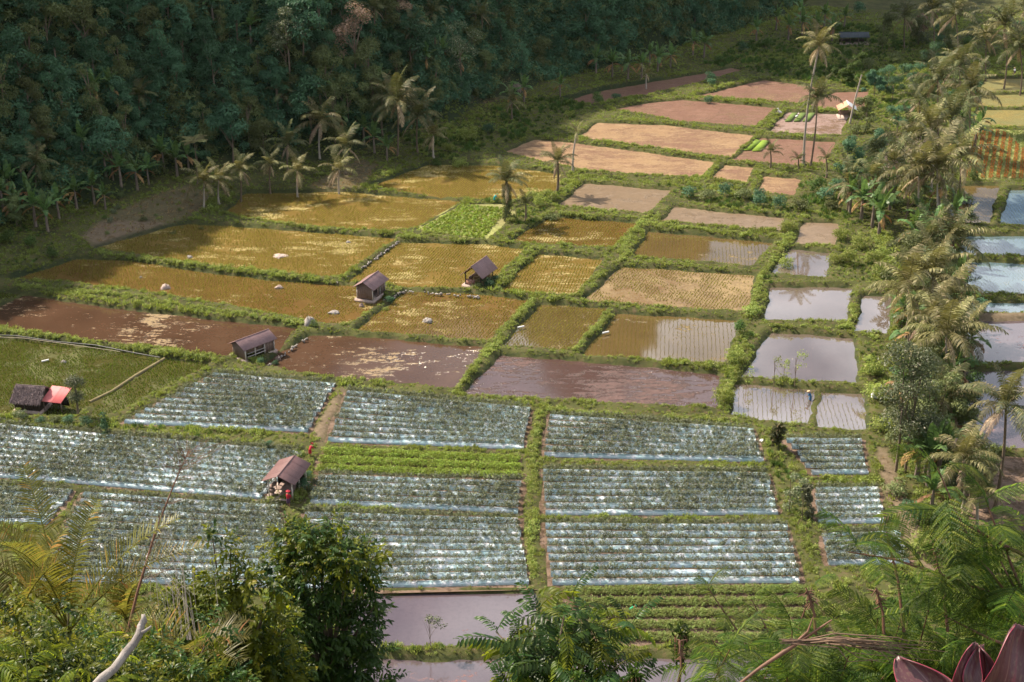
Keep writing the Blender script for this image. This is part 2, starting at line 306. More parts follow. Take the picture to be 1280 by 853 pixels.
def leaves(P, T, Nn, L, Wd, fold=0.15, rng=None):
    """diamond leaves: base P, axis T, face normal Nn"""
    n = len(P); T = nrm(T); S = nrm(np.cross(Nn, T)); U = np.cross(T, S)
    L = np.broadcast_to(L, (n,))[:, None]; Wd = np.broadcast_to(Wd, (n,))[:, None]
    a = P; t = P + T * L - U * L * 0.12; m = P + T * L * 0.45
    l = m + S * Wd * 0.5 + U * Wd * fold; r = m - S * Wd * 0.5 + U * Wd * fold
    V = np.stack([a, r, t, l], 1).reshape(-1, 3)
    i = np.arange(n)[:, None] * 4
    F = np.concatenate([i + np.array([0, 1, 2]), i + np.array([0, 2, 3])])
    return V, F
def leaves6(P, T, Nn, L, Wd, fold=0.2, droop=0.2):
    n = len(P); T = nrm(T); S = nrm(np.cross(Nn, T)); U = np.cross(T, S)
    L = np.broadcast_to(L, (n,))[:, None]; Wd = np.broadcast_to(Wd, (n,))[:, None]
    V = [P]
    for f, w, d in ((0.28, 0.85, 0.02), (0.65, 0.8, 0.3)):
        m = P + T * L * f - U * L * droop * d
        V += [m + S * Wd * 0.5 * w + U * Wd * fold * w, m, m - S * Wd * 0.5 * w + U * Wd * fold * w]
    V.append(P + T * L - U * L * droop)
    V = np.stack(V, 1).reshape(-1, 3); i = np.arange(n)[:, None] * 8
    F = np.concatenate([i + np.array(f) for f in ((0, 2, 1), (0, 3, 2), (1, 2, 5), (1, 5, 4), (2, 3, 6), (2, 6, 5), (4, 5, 7), (5, 6, 7))])
    return V, F

# ------------------------------------------------------------------ the fields, from picture corners
FZ = {'wet': -0.38, 'dry': -0.24, 'veg': -0.12}
FIELDS = [
 # key, level, material, crop, polygon, label
 ('A1','wet','gold','rice',[(464,235),(500,220),(537,207),(620,208),(700,219),(694,240),(640,252),(612,251),(540,247)],'golden flooded paddy below the ivy-wrapped palm at the jungle foot'),
 ('A2','wet','gold','rice',[(281,268),(308,243),(430,241),(576,253),(522,284),(490,291),(430,287),(350,281)],'yellow flooded paddy with jungle shade on its left end'),
 ('A3','veg','cabbage','cabbage',[(577,256),(632,256),(645,268),(607,299),(522,288)],'bright leafy vegetable plot left of the ivy-wrapped palm'),
 ('A4','wet','gold','rice',[(118,312),(215,284),(240,281),(360,289),(430,294),(494,299),(421,348),(330,340),(250,331),(160,317)],'wide golden paddy with yellow algae and a pink mud heap'),
 ('A5','wet','golddk','rice',[(15,351),(95,325),(160,327),(250,341),(330,351),(421,358),(462,357),(478,377),(433,408),(391,402),(300,385),(200,368),(90,354)],'long brown-gold paddy with three mud heaps left of the plank hut'),
 ('A6','wet','gold','rice',[(434,354),(501,304),(600,306),(653,312),(620,345),(610,362),(500,360),(470,354)],'golden paddy between the plank hut and the open shelter'),
 ('A7','wet','golddk','rice',[(446,414),(480,388),(508,365),(590,368),(660,376),(608,427),(520,420)],'brown-gold paddy with one white-topped mud heap in it'),
 ('A8','wet','brown',None,[(330,457),(387,420),(440,421),(520,428),(604,435),(566,486),(480,479),(400,470)],'dark brown flooded field right of the open-fronted hut'),
 ('A9','wet','brown',None,[(-70,402),(0,384),(30,370),(170,390),(300,404),(370,411),(345,440),(284,446),(268,445),(170,433),(0,410),(-60,404)],'long brown flooded field flecked with yellow left of the open-fronted hut'),
 ('A9b','wet','greenrice','ricegreen',[(-90,385),(-60,360),(22,369),(-10,380),(-60,392)],'sliver of bright green rice at the far left edge'),
 ('A10','wet','greenrice','ricegreen',[(-120,412),(0,424),(136,437),(204,450),(114,503),(95,520),(40,521),(-120,512)],'green rice paddy around the red-roofed hut'),
 ('A10b','wet','greenrice','ricegreen',[(209,451),(260,457),(150,515),(118,524),(116,505)],'narrow green rice paddy beyond the pale ridge'),
 ('A11','veg','soil','mulch',[(268,467),(421,481),(387,541),(150,530)],'silver-mulched vegetable plot in front of the open-fronted hut'),
 ('A12','veg','soil','mulch',[(-120,520),(383,567),(330,624),(-120,588)],'wide shaded silver-mulched plot left of the brown-roofed hut'),
 ('A13a','veg','soil','mulch',[(-120,602),(95,614),(62,655),(-120,655)],'small silver-mulched plot at the left edge behind the near palm frond'),
 ('A13b','veg','soil','mulch',[(104,616),(350,634),(372,735),(40,727)],'silver-mulched plot below the brown-roofed hut'),
 ('A14','veg','soil','mulch',[(432,489),(667,512),(656,562),(408,553)],'silver-mulched plot above the bright green crop rows'),
 ('A15','veg','soil','green',[(403,561),(652,572),(655,600),(394,591)],'bright green crop plot right of the brown-roofed hut'),
 ('A16','veg','soil','mulch',[(395,595),(655,603),(650,643),(384,630)],'silver-mulched plot just below the bright green crop rows'),
 ('A17','veg','soil','mulch',[(380,641),(650,650),(664,731),(366,738)],'silver-mulched plot above the lilac pond'),
 ('A18','veg','soil','mulch',[(685,519),(943,538),(957,578),(678,572)],'uppermost silver-mulched plot right of the grassy central dyke'),
 ('A19','veg','soil','mulch',[(677,588),(962,593),(974,644),(678,645)],'middle silver-mulched plot right of the grassy central dyke'),
 ('A20','veg','soil','mulch',[(678,655),(985,657),(1004,729),(688,733)],'lowest silver-mulched plot right of the grassy central dyke'),
 ('A21','veg','soil','olive',[(700,736),(1010,733),(1050,806),(745,803)],'olive green hedge-like crop plot at the lower middle'),
 ('A22','wet','pond',None,[(440,744),(672,741),(673,803),(440,812)],'lilac muddy pond below the mulched plots'),
 ('A23','wet','pond',None,[(400,826),(960,822),(1000,910),(380,910)],'brown pond at the bottom of the view'),
 ('A24a','veg','soil','mulch',[(977,548),(1081,549),(1088,594),(1012,595)],'upper silver-mulched plot right of the weedy dyke'),
 ('A24b','veg','soil','mulch',[(1016,611),(1100,610),(1108,654),(1020,656)],'middle silver-mulched plot right of the weedy dyke'),
 ('A24c','veg','soil','mulch',[(1024,669),(1125,665),(1140,706),(1032,707)],'lowest silver-mulched plot right of the weedy dyke'),
 ('A25','wet','purple',None,[(581,494),(626,446),(760,456),(897,470),(893,511),(780,505),(680,499)],'purple-brown ploughed mud field in the centre with a bluish corner'),
 ('A26','wet','olive','rice',[(676,382),(757,386),(714,439),(631,433)],'small dark olive paddy in the centre'),
 ('A27','wet','olive','rice2',[(773,393),(924,402),(901,456),(729,445)],'olive paddy reflecting white sky at its right end'),
 ('A28','wet','clay','rice',[(778,335),(941,345),(931,391),(729,378)],'clay-coloured half-drained paddy in the centre right'),
 ('A29','wet','gold','rice',[(674,319),(751,325),(717,371),(627,365)],'small golden paddy right of the open shelter'),
 ('A30','wet','golddk','rice',[(689,272),(795,280),(765,311),(637,304)],'brown-gold paddy with the palm reflection'),
 ('A31','wet','olive','rice2',[(811,290),(965,304),(936,334),(793,321)],'dark paddy whose right end mirrors the sky'),
 ('A32','dry','tan',None,[(732,230),(838,239),(806,268),(698,258)],'tan mud field behind the two scraggly palms'),
 ('A33','dry','tan',None,[(843,259),(980,273),(976,290),(826,278)],'narrow tan field in the upper centre right'),
 ('A34','dry','dry',None,[(722,173),(748,154),(830,157),(941,170),(912,198)],'dry orange-brown field in the upper middle'),
 ('A35','dry','dry',None,[(632,190),(670,175),(716,179),(892,203),(876,223),(800,219),(735,214),(665,200)],'dry pinkish field behind the scraggly palms'),
 ('A36','dry','red',None,[(767,137),(810,129),(855,125),(971,135),(942,160),(850,153)],'reddish stubble field in the upper right middle'),
 ('A37','dry','red',None,[(868,121),(955,100),(1013,108),(1036,116),(998,131)],'reddish field left of the tall twin palms'),
 ('A38','dry','red',None,[(700,127),(760,112),(850,97),(915,85),(930,88),(890,100),(800,122),(740,132)],'narrow reddish field along the far jungle foot'),
 ('A39','dry','red',None,[(952,173),(1044,178),(1030,206),(996,208),(914,202)],'reddish field with two lime green seedbeds'),
 ('A40','dry','lilac',None,[(984,141),(1060,143),(1050,170),(960,167)],'lilac dry field beside the tall twin palms'),
 ('A41','dry','red',None,[(1044,116),(1085,115),(1078,138),(1040,139),(1010,134)],'small dark red field around the white-roofed shelter'),
 ('A42','dry','dry',None,[(906,207),(941,210),(932,230),(890,225)],'small pinkish dry field left of the weedy dyke'),
 ('A43','dry','dry',None,[(956,221),(1000,225),(990,246),(948,241)],'small pinkish dry field right of the weedy dyke'),
 ('A44','dry','tan',None,[(1006,279),(1047,280),(1043,308),(994,306)],'small square tan field above the first mirror pond'),
 ('A45','wet','water',None,[(988,312),(1036,317),(1032,348),(965,343)],'topmost of the three square sky-mirroring ponds'),
 ('A46','wet','water',None,[(964,360),(1064,361),(1054,403),(958,402)],'middle square pond mirroring the twin palm trunks'),
 ('A47','wet','water',None,[(963,416),(1066,423),(1073,482),(926,473)],'largest square pond mirroring a palm crown'),
 ('A48','wet','water','rice2',[(920,480),(1019,487),(1010,533),(914,522)],'flooded paddy with fine seedling rows left of the worker'),
 ('A49','wet','water','rice2',[(1026,490),(1081,492),(1084,539),(1020,538)],'flooded paddy with fine seedling rows right of the worker'),
 ('A50','wet','water',None,[(1080,370),(1115,371),(1108,420),(1067,417)],'small pale pond against the palm strip'),
 ('B1','veg','cabbage','flower',[(1218,163),(1345,163),(1345,226),(1205,224)],'marigold plot with orange flower rows at the right edge'),
 ('B2a','dry','pasture',None,[(1232,99),(1345,98),(1345,117),(1226,116)],'farthest yellow-green plot at the right edge'),
 ('B2b','dry','pasture',None,[(1226,119),(1345,119),(1345,136),(1222,135)],'middle yellow-green plot at the right edge'),
 ('B2c','dry','pasture',None,[(1222,138),(1345,138),(1345,160),(1214,159)],'ochre field above the marigold plot'),
 ('B3','wet','olive','rice2',[(1196,233),(1249,232),(1236,282),(1185,281)],'brown paddy left of the pale mirror paddy'),
 ('B4','wet','mirror','rice2',[(1262,238),(1345,238),(1345,285),(1249,283)],'pale mirror paddy below the marigold plot'),
 ('B5','wet','mirror','rice2',[(1208,296),(1345,297),(1345,322),(1200,320)],'sky-mirroring paddy second below the marigold plot'),
 ('B6','wet','mirror','rice2',[(1200,328),(1345,332),(1345,370),(1195,367)],'blue mirror paddy with fine seedling rows'),
 ('B7','wet','mirror',None,[(1190,378),(1345,381),(1345,393),(1195,391)],'thin strip of blue water at the right edge'),
 ('B8','wet','pond',None,[(1202,402),(1345,403),(1345,456),(1205,453)],'pinkish muddy paddy at the right edge'),
 ('B9','wet','pond',None,[(1195,465),(1345,466),(1345,562),(1190,562)],'pink and blue pond behind the right-hand palm'),
 ('B10','dry','soil',None,[(1195,572),(1370,572),(1380,668),(1215,664)],'brown mud field at the foot of the right-hand palm'),
]
POLY = {}; POLYC = {}
def outset(pg, d):
    n = len(pg); ar = 0.5 * sum(pg[i][0] * pg[(i + 1) % n][1] - pg[(i + 1) % n][0] * pg[i][1] for i in range(n)); s = 1 if ar > 0 else -1; out = []
    for i in range(n):
        e0 = pg[i] - pg[i - 1]; e1 = pg[(i + 1) % n] - pg[i]; e0 = e0 / np.linalg.norm(e0); e1 = e1 / np.linalg.norm(e1)
        m = np.array([e0[1] + e1[1], -(e0[0] + e1[0])]) * s; m = m / (np.linalg.norm(m) + 1e-9); c = max(0.5, m @ (np.array([e0[1], -e0[0]]) * s)); out.append(pg[i] + m * d / c)
    return np.array(out)
for k, lv, mt, cr_, pg, lb in FIELDS:
    z = FZ[lv]; POLYC[k] = outset(np.array([G(x, y, z) for x, y in pg]), 0.0 if k in ('A33', 'A33b', 'A38', 'A36', 'A37') else 0.08 if k in ('A48', 'A49', 'A50', 'B3', 'B4', 'A24a', 'A22', 'A23', 'A47') else 0.33 if lv == 'wet' else 0.22)

# wobbling edges instead of straight cuts
def wobble(pg, ph):
    out = []
    for i in range(len(pg)):
        p, q = pg[i], pg[(i + 1) % len(pg)]; L = np.linalg.norm(q - p); m = max(2, int(L / 1.3)); t = np.arange(m) / m; w = np.array([-(q - p)[1], (q - p)[0]]) / L
        o = 0.30 * np.sin(t * L * .55 + ph + i) * np.sin(t * L * .21 + 2 * i) + 0.12 * np.sin(t * L * 1.7 + i * 2 + ph); o *= np.sin(np.pi * t) ** .3; out.append(p + (q - p) * t[:, None] + w * o[:, None])
    return np.concatenate(out)
for i_, k in enumerate(POLYC): POLY[k] = wobble(POLYC[k], i_ * 1.7)

# ------------------------------------------------------------------ terrain
BASE_PX = [(-900, 560), (-500, 470), (-250, 400), (-60, 330), (40, 285), (130, 258), (230, 222), (330, 208), (430, 200), (540, 165), (600, 138), (680, 108), (780, 86), (870, 58), (950, 34), (1010, 5), (1060, -30), (1110, -80), (1150, -130), (1180, -180)]
BASE = np.array([G(*p) for p in BASE_PX])
BASE = np.vstack([BASE, BASE[-1] + (BASE[-1] - BASE[-2]) * 2.5])
def seg_dist(P, A, B):
    d = B - A; t = np.clip(((P - A) @ d) / (d @ d), 0, 1); return np.linalg.norm(P - (A + t[:, None] * d), axis=1)
def hill_d(P):
    """signed distance from hill foot, positive on the jungle side"""
    out = np.full(len(P), 1e9); side = np.zeros(len(P))
    for a, b in zip(BASE[:-1], BASE[1:]):
        d = seg_dist(P, a, b); cr = (b[0] - a[0]) * (P[:, 1] - a[1]) - (b[1] - a[1]) * (P[:, 0] - a[0])
        m = d < out; out[m] = d[m]; side[m] = np.where(cr[m] > 0, 1, -1)
    return out * side
def sm(x, a, b):
    t = np.clip((x - a) / (b - a), 0, 1); return t * t * (3 - 2 * t)
def wav(x, y, s, ph=0.0):
    return (np.sin(x * s + 1.3 * np.sin(y * s * 0.7 + ph) + ph) * np.cos(y * s * 1.1 + 1.7 * np.sin(x * s * 0.6 + ph * 2)))
def terrain(P):
    x, y = P[:, 0], P[:, 1]; d = hill_d(P)
    ax = x / np.maximum(y, 1)
    cap = 80 + 122 * sm(ax, -0.04, 0.05) - 124 * sm(ax, 0.13, 0.185) - 50 * sm(ax, 0.2, 0.28)
    dd = np.maximum(d + 2.5 * wav(x, y, 0.09) + 1.5 * wav(x, y, 0.23, 1.0), 0)
    cap = cap * (1 - 0.55 * sm(y, 400, 450))
    h = (1.48 + 1.5 * sm(ax, 0.0, 0.08)) * dd * sm(dd, -6, 9)
    h = cap * np.tanh((h / cap) ** 3.0) ** (1 / 3.0)
    h += sm(d, 3, 12) * (1.6 * wav(x, y, 0.16, 2.0) + 2.5 * wav(x, y, 0.06, 4.0))
    h += sm(d, -28, 2) * 1.2 * (y > 150)
    near = np.clip((98 - y), 0, 200) * 0.80; near = np.minimum(near, 74.0 + 0 * y)
    near = near * sm(98 - y, 0, 6)
    h = np.maximum(h, near)
    return h, d
def axis(a, b, step, lo, hi):
    c = list(np.arange(a, b + 1e-6, step)); s = step
    l = [a]; 
    while l[-1] > lo: s *= 1.22; l.append(l[-1] - s)
    r = [c[-1]]; s = step
    while r[-1] < hi: s *= 1.22; r.append(r[-1] + s)
    return np.array(l[:0:-1] + c + r[1:])
XS = axis(-112, 150, 0.62, -780, 780); YS = axis(100, 425, 0.66, -30, 950)
XX, YY = np.meshgrid(XS, YS); PP = np.stack([XX.ravel(), YY.ravel()], 1)
HZ, HD = terrain(PP)
def poly_sd(P, pg):
    n = len(pg); d = np.full(len(P), 1e9); ins = np.zeros(len(P), bool)
    for i in range(n):
        a, b = pg[i], pg[(i + 1) % n]; d = np.minimum(d, seg_dist(P, a, b))
        c = ((a[1] > P[:, 1]) != (b[1] > P[:, 1])); 
        with np.errstate(divide='ignore', invalid='ignore'):
            xi = (b[0] - a[0]) * (P[:, 1] - a[1]) / (b[1] - a[1]) + a[0]
        ins ^= c & (P[:, 0] < xi)
    return np.where(ins, -d, d)
def field_sd(P):
    out = np.full(len(P), 50.0); lev = np.zeros(len(P))
    for (k, lv, *_r) in FIELDS:
        pg = POLY[k]; lo, hi = pg.min(0) - 4, pg.max(0) + 4
        m = np.where((P[:, 0] > lo[0]) & (P[:, 0] < hi[0]) & (P[:, 1] > lo[1]) & (P[:, 1] < hi[1]))[0]
        if len(m) == 0: continue
        s = poly_sd(P[m], pg); b = s < out[m]; out[m[b]] = s[b]; lev[m[b]] = FZ[lv]
    return out, lev
SD, LV = field_sd(PP)
bank = LV + (0.14 + 0.0 * LV) * 0 + (SD + 0.05) * 1.5
bank = np.minimum(bank, 0.05 + 0.2 * (LV < -.15) * sm(2.2 - SD, 0, 1) + 0.07 * wav(PP[:, 0], PP[:, 1], 0.7)) 
inside = SD < -0.05
bank = np.where(inside, np.maximum(LV + (SD + 0.05) * 1.5, LV - 0.35), bank)
Z = np.where(SD < 12, np.where(HZ > 0.6, np.maximum(bank * 0 + HZ, bank), bank + HZ * (SD > 0) * sm(SD, 0, 3)), HZ)
Z = np.where(inside, bank, Z)
Z += np.where((SD > 1.5), 0.10 * wav(PP[:, 0], PP[:, 1], 0.45, 3.0), 0)
nx, ny = len(XS), len(YS)
ii = (np.arange(ny - 1)[:, None] * nx + np.arange(nx - 1)[None]).ravel()
TF = np.stack([ii, ii + 1, ii + nx + 1, ii + nx], 1)
def inpx(P2, pg):
    """is the world ground point inside a picture polygon"""
    Zc = P2[:, 1] * cp + CAMZ * sp; px = 640 + FPX * P2[:, 0] / Zc; py = 426.5 - FPX * (P2[:, 1] * sp - CAMZ * cp) / Zc
    return poly_sd(np.stack([px, py], 1), np.array(pg, float))
DIRT = [[(105, 300), (150, 270), (235, 238), (262, 248), (250, 268), (200, 283), (120, 308)], [(390, 235), (450, 205), (470, 212), (455, 232), (430, 238)],
        [(1097, 560), (1108, 565), (1150, 660), (1168, 715), (1158, 715), (1115, 640), (1103, 600)], [(392, 540), (408, 515), (425, 488), (432, 488), (412, 530), (400, 556)],
        [(462, 140), (600, 120), (640, 125), (560, 150)], [(1205,393),(1345,395),(1345,402),(1203,401)]]
dirt = np.zeros(len(PP))
for pg in DIRT: dirt = np.maximum(dirt, 1 - sm(inpx(PP, pg), -2, 5))
dirt[HD > 6] *= 0.2; dirt *= 0.38 + 0.45 * (PP[:, 1] < 230)
tm, nt, o_ = nodemat('ground_grass_and_soil'); geo = N(nt, 'ShaderNodeNewGeometry'); P_ = geo.outputs['Position']
atd = N(nt, 'ShaderNodeAttribute', attribute_name='v')
g1 = mixc(nt, ramp(nt, noise(nt, P_, 0.3, 6), 0.35, 0.65), (0.04, 0.045, 0.016), (0.08, 0.085, 0.028))
g1 = mixc(nt, ramp(nt, noise(nt, P_, 1.1, 7, 0.7), 0.5, 0.7), g1, (0.11, 0.08, 0.045))
soil = mixc(nt, ramp(nt, noise(nt, P_, 1.6, 8, 0.7), 0.35, 0.65), (0.12, 0.088, 0.058), (0.21, 0.155, 0.11))
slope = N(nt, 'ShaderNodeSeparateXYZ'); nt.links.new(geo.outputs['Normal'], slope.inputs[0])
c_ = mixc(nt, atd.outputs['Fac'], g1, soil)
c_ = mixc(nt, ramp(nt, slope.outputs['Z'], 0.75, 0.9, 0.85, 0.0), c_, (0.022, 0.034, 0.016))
p_ = N(nt, 'ShaderNodeBsdfPrincipled'); p_.inputs['Roughness'].default_value = 0.95; p_.inputs['Specular IOR Level'].default_value = 0.1; nt.links.new(c_, p_.inputs['Base Color'])
bp_ = N(nt, 'ShaderNodeBump'); bp_.inputs['Strength'].default_value = 0.8; bp_.inputs['Distance'].default_value = 0.2
nt.links.new(noise(nt, P_, 1.5, 8, 0.7), bp_.inputs['Height']); nt.links.new(bp_.outputs[0], p_.inputs['Normal']); nt.links.new(p_.outputs[0], o_.inputs[0])
far_ = 0
gm = mesh('ground', np.stack([PP[:, 0], PP[:, 1], Z], 1), TF, tm, dirt, smooth=True)
tag(ob('ground', gm), 'grassy valley floor with earth dykes rising into the jungle slope', 'ground', kind='structure')
Zg = Z.reshape(ny, nx)
def zat(x, y):
    x = np.atleast_1d(np.asarray(x, float)); y = np.atleast_1d(np.asarray(y, float))
    i = np.clip(np.searchsorted(XS, x) - 1, 0, nx - 2); j = np.clip(np.searchsorted(YS, y) - 1, 0, ny - 2)
    fx = (x - XS[i]) / (XS[i + 1] - XS[i]); fy = (y - YS[j]) / (YS[j + 1] - YS[j])
    return (Zg[j, i] * (1 - fx) + Zg[j, i + 1] * fx) * (1 - fy) + (Zg[j + 1, i] * (1 - fx) + Zg[j + 1, i + 1] * fx) * fy
def hit(px, py):
    """first point of the terrain on the ray through a picture point"""
    d = ray(px, py); t = np.arange(60, 900, 0.5); x, y, z = t * d[0], t * d[1], CAMZ + t * d[2]
    k = np.where(z < zat(x, y))[0]; k = k[0] if len(k) else len(t) - 1
    return np.array([x[k], y[k], float(zat(x[k], y[k])[0])])

# ------------------------------------------------------------------ scatter (stuff)
PROTO = {}
def proto(name, meshes):
    c = bpy.data.collections.new('source_' + name)
    for i, me in enumerate(meshes):
        c.objects.link(bpy.data.objects.new('%s_%d' % (name, i), me))
    PROTO[name] = (c, len(meshes))
def scatter(name, P3, kind_, scl, label, cat, tilt=0.15, rz=None):
    n = len(P3)
    if n == 0: return None
    c, k = PROTO[kind_]
    me = mesh(name, P3, np.zeros((0, 3), int), None)
    rot = np.stack([R.normal(0, tilt, n), R.normal(0, tilt, n), R.uniform(0, 6.283, n) if rz is None else rz], 1)
    a = me.attributes.new('rot', 'FLOAT_VECTOR', 'POINT'); a.data.foreach_set('vector', rot.astype(np.float32).ravel())
    a = me.attributes.new('scl', 'FLOAT', 'POINT'); a.data.foreach_set('value', np.asarray(scl, dtype=np.float32))
    a = me.attributes.new('idx', 'INT', 'POINT'); a.data.foreach_set('value', R.integers(0, k, n).astype(np.int32))
    o = ob(name, me)
    ng = bpy.data.node_groups.new('scatter_' + name, 'GeometryNodeTree')
    ng.interface.new_socket('Geometry', in_out='INPUT', socket_type='NodeSocketGeometry'); ng.interface.new_socket('Geometry', in_out='OUTPUT', socket_type='NodeSocketGeometry')
    gi = ng.nodes.new('NodeGroupInput'); go = ng.nodes.new('NodeGroupOutput'); iop = ng.nodes.new('GeometryNodeInstanceOnPoints')
    ci = ng.nodes.new('GeometryNodeCollectionInfo'); ci.inputs['Collection'].default_value = c; ci.inputs['Separate Children'].default_value = True; ci.inputs['Reset Children'].default_value = True
    iop.inputs['Pick Instance'].default_value = True
    def na(nm, t): 
        q = ng.nodes.new('GeometryNodeInputNamedAttribute'); q.data_type = t; q.inputs['Name'].default_value = nm
        return [s for s in q.outputs if s.enabled and s.name == 'Attribute'][0]
    ng.links.new(gi.outputs[0], iop.inputs['Points']); ng.links.new(ci.outputs[0], iop.inputs['Instance'])
    ng.links.new(na('idx', 'INT'), iop.inputs['Instance Index']); ng.links.new(na('rot', 'FLOAT_VECTOR'), iop.inputs['Rotation']); ng.links.new(na('scl', 'FLOAT'), iop.inputs['Scale'])
    ng.links.new(iop.outputs[0], go.inputs[0])
    md = o.modifiers.new('scatter', 'NODES'); md.node_group = ng
    return tag(o, label, cat, kind='stuff')

def tuft(rng, n, h, spread, w, mat, nm, lean=0.5):
    a = rng.uniform(0, 6.283, n); r = rng.uniform(0, spread, n) ** 1.0
    P = np.stack([np.cos(a) * r, np.sin(a) * r, np.full(n, -0.05)], 1)
    ln = rng.uniform(0.1, lean, n); b = a + rng.normal(0, 0.6, n)
    T = np.stack([np.cos(b) * ln, np.sin(b) * ln, np.ones(n)], 1)
    V, F = leaves(P, T, np.stack([np.cos(b), np.sin(b), np.full(n, 0.3)], 1), rng.uniform(0.55, 1.0, n) * h, w)
    return mesh(nm, V, F, mat, np.repeat(rng.uniform(0, 1, n), 4))
def clump(rng, n, rad, hgt_, leaf, mat, nm, shell=0.55, asp=0.45, up=0.7, blobs=5, base=0.0):
    Ps, Ns = [], []
    bs = [(0, 0, hgt_ * 0.4, rad * 0.62)] + [(rng.uniform(-1, 1) * rad * 0.55, rng.uniform(-1, 1) * rad * 0.55, rng.uniform(0.25, 0.75) * hgt_, rng.uniform(0.3, 0.5) * rad) for _ in range(blobs)]
    wt = np.array([b[3] ** 2 for b in bs]); pk = rng.choice(len(bs), n, p=wt / wt.sum())
    d = nrm(rng.normal(0, 1, (n, 3))); d[:, 2] = np.where(rng.random(n) < 0.75, np.abs(d[:, 2]), d[:, 2])
    b = np.array(bs)[pk]; rr = b[:, 3] * rng.uniform(shell, 1.05, n)
    zs = hgt_ / (2 * rad)
    P = b[:, :3] + d * rr[:, None] * np.array([1, 1, max(zs, 0.6)]); P[:, 2] = np.maximum(P[:, 2], 0.02) + base
    Nn = nrm(d * 0.7 + np.array([0, 0, up]) + rng.normal(0, 0.45, (n, 3)))
    T = np.cross(Nn, rng.normal(0, 1, (n, 3))) + d * 0.3 + np.array([0, 0, -0.15])
    L = leaf * rng.uniform(0.6, 1.3, n)
    V, F = leaves(P, T, Nn, L, L * asp)
    return mesh(nm, V, F, mat, np.repeat(rng.uniform(0, 1, n), 4))

rg = np.random.default_rng(5)
proto('grass', [tuft(rg, 22, 0.5, 0.32, 0.07, M['grass'], 'grass_tuft', 0.9) for _ in range(4)])
proto('weed', [clump(rg, 46, 0.42, 0.5, 0.2, M['grass'], 'weed_tuft', 0.3) for _ in range(3)])
proto('tall', [tuft(rg, 34, 1.5, 0.6, 0.12, M['tallgrass'], 'tall_tuft', 0.7) for _ in range(3)])
proto('dry', [tuft(rg, 16, 0.35, 0.4, 0.06, M['dry'], 'dry_tuft', 1.6) for _ in range(3)])
proto('rice', [tuft(rg, 7, 0.30, 0.05, 0.055, M['rice'], 'rice_seedling', 0.5) for _ in range(3)])
proto('ricegreen', [tuft(rg, 8, 0.36, 0.06, 0.055, M['ricegreen'], 'green_rice_seedling', 0.5) for _ in range(3)])
proto('crop', [clump(rg, 34, 0.25, 0.55, 0.13, M['crop'], 'crop_plant', 0.3) for _ in range(4)])
proto('bright', [clump(rg, 60, 0.42, 0.5, 0.15, M['brightcrop'], 'bright_crop_plant', 0.4) for _ in range(3)])
proto('olive', [clump(rg, 60, 0.36, 0.55, 0.14, M['olivecrop'], 'olive_crop_plant', 0.4) for _ in range(3)])
proto('cabbage', [clump(rg, 22, 0.2, 0.16, 0.16, M['brightcrop'], 'leafy_head', 0.5, 0.9) for _ in range(3)])
proto('flower', [clump(rg, 30, 0.2, 0.25, 0.08, M['flower'], 'flower_head', 0.8, 0.9) for _ in range(3)])
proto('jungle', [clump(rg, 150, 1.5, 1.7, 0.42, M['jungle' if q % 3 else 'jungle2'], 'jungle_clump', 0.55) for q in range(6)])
proto('nearshrub', [clump(rg, 120, 0.7, 0.8, 0.2, M['nearlite' if q % 2 else 'near'], 'near_shrub_leaves', 0.4) for q in range(4)])

def view_mask(x, y, z, pad=60):
    px, py = proj(x, y, z); return (px > -pad) & (px < 1280 + pad) & (py > -pad - 40) & (py < 853 + pad)
# grass everywhere that is not field: density falls off with distance from the dykes
x0, x1, y0, y1 = -130, 160, 100, 420
n = 430000; P2 = np.stack([R.uniform(x0, x1, n), R.uniform(y0, y1, n)], 1)
sd, lv = field_sd(P2); zz = zat(P2[:, 0], P2[:, 1]); hd = hill_d(P2)
dm = np.zeros(n)
for pg in DIRT: dm = np.maximum(dm, 1 - sm(inpx(P2, pg), -1, 3))
keep = (sd > 0.12) & view_mask(P2[:, 0], P2[:, 1], zz) & (hd < 10) & (R.random(n) > dm * 0.93)
keep &= R.random(n) < np.where(sd < 1.2, 1.0, 0.55)
# bare patches
bare = wav(P2[:, 0], P2[:, 1], 0.5, 5.0) + 0.6 * wav(P2[:, 0], P2[:, 1], 1.3, 1.0)
keep &= (zz > -0.12) | (R.random(n) < 0.3) | (hd > -30)
keep &= (bare < 0.95) | (R.random(n) < 0.35)
P2, sd, zz = P2[keep], sd[keep], zz[keep]; bare = bare[keep]
n = len(P2); sc_ = R.uniform(0.45, 1.0, n) * (1 + 0.45 * np.clip(wav(P2[:, 0], P2[:, 1], 0.12, 2.0), -0.8, 1)) * (1 + 0.5 * np.clip(wav(P2[:, 0], P2[:, 1], 0.9, 4.0), -0.8, 1)) * np.where(sd < 0.4, 0.75, 1.0)
P3 = np.stack([P2[:, 0], P2[:, 1], zz], 1); ty = R.random(n)
wd = ty < 0.38 + 0.1 * (sd > 1.5)
vegd = np.zeros(n, bool)
scatter('bund_grass', P3[~wd], 'grass', sc_[~wd], 'short green grass covering the dykes between the paddies', 'grass', 0.25)
scatter('bund_weeds', P3[wd], 'weed', sc_[wd] * 0.95, 'low leafy weeds growing along the dykes', 'weeds', 0.25)
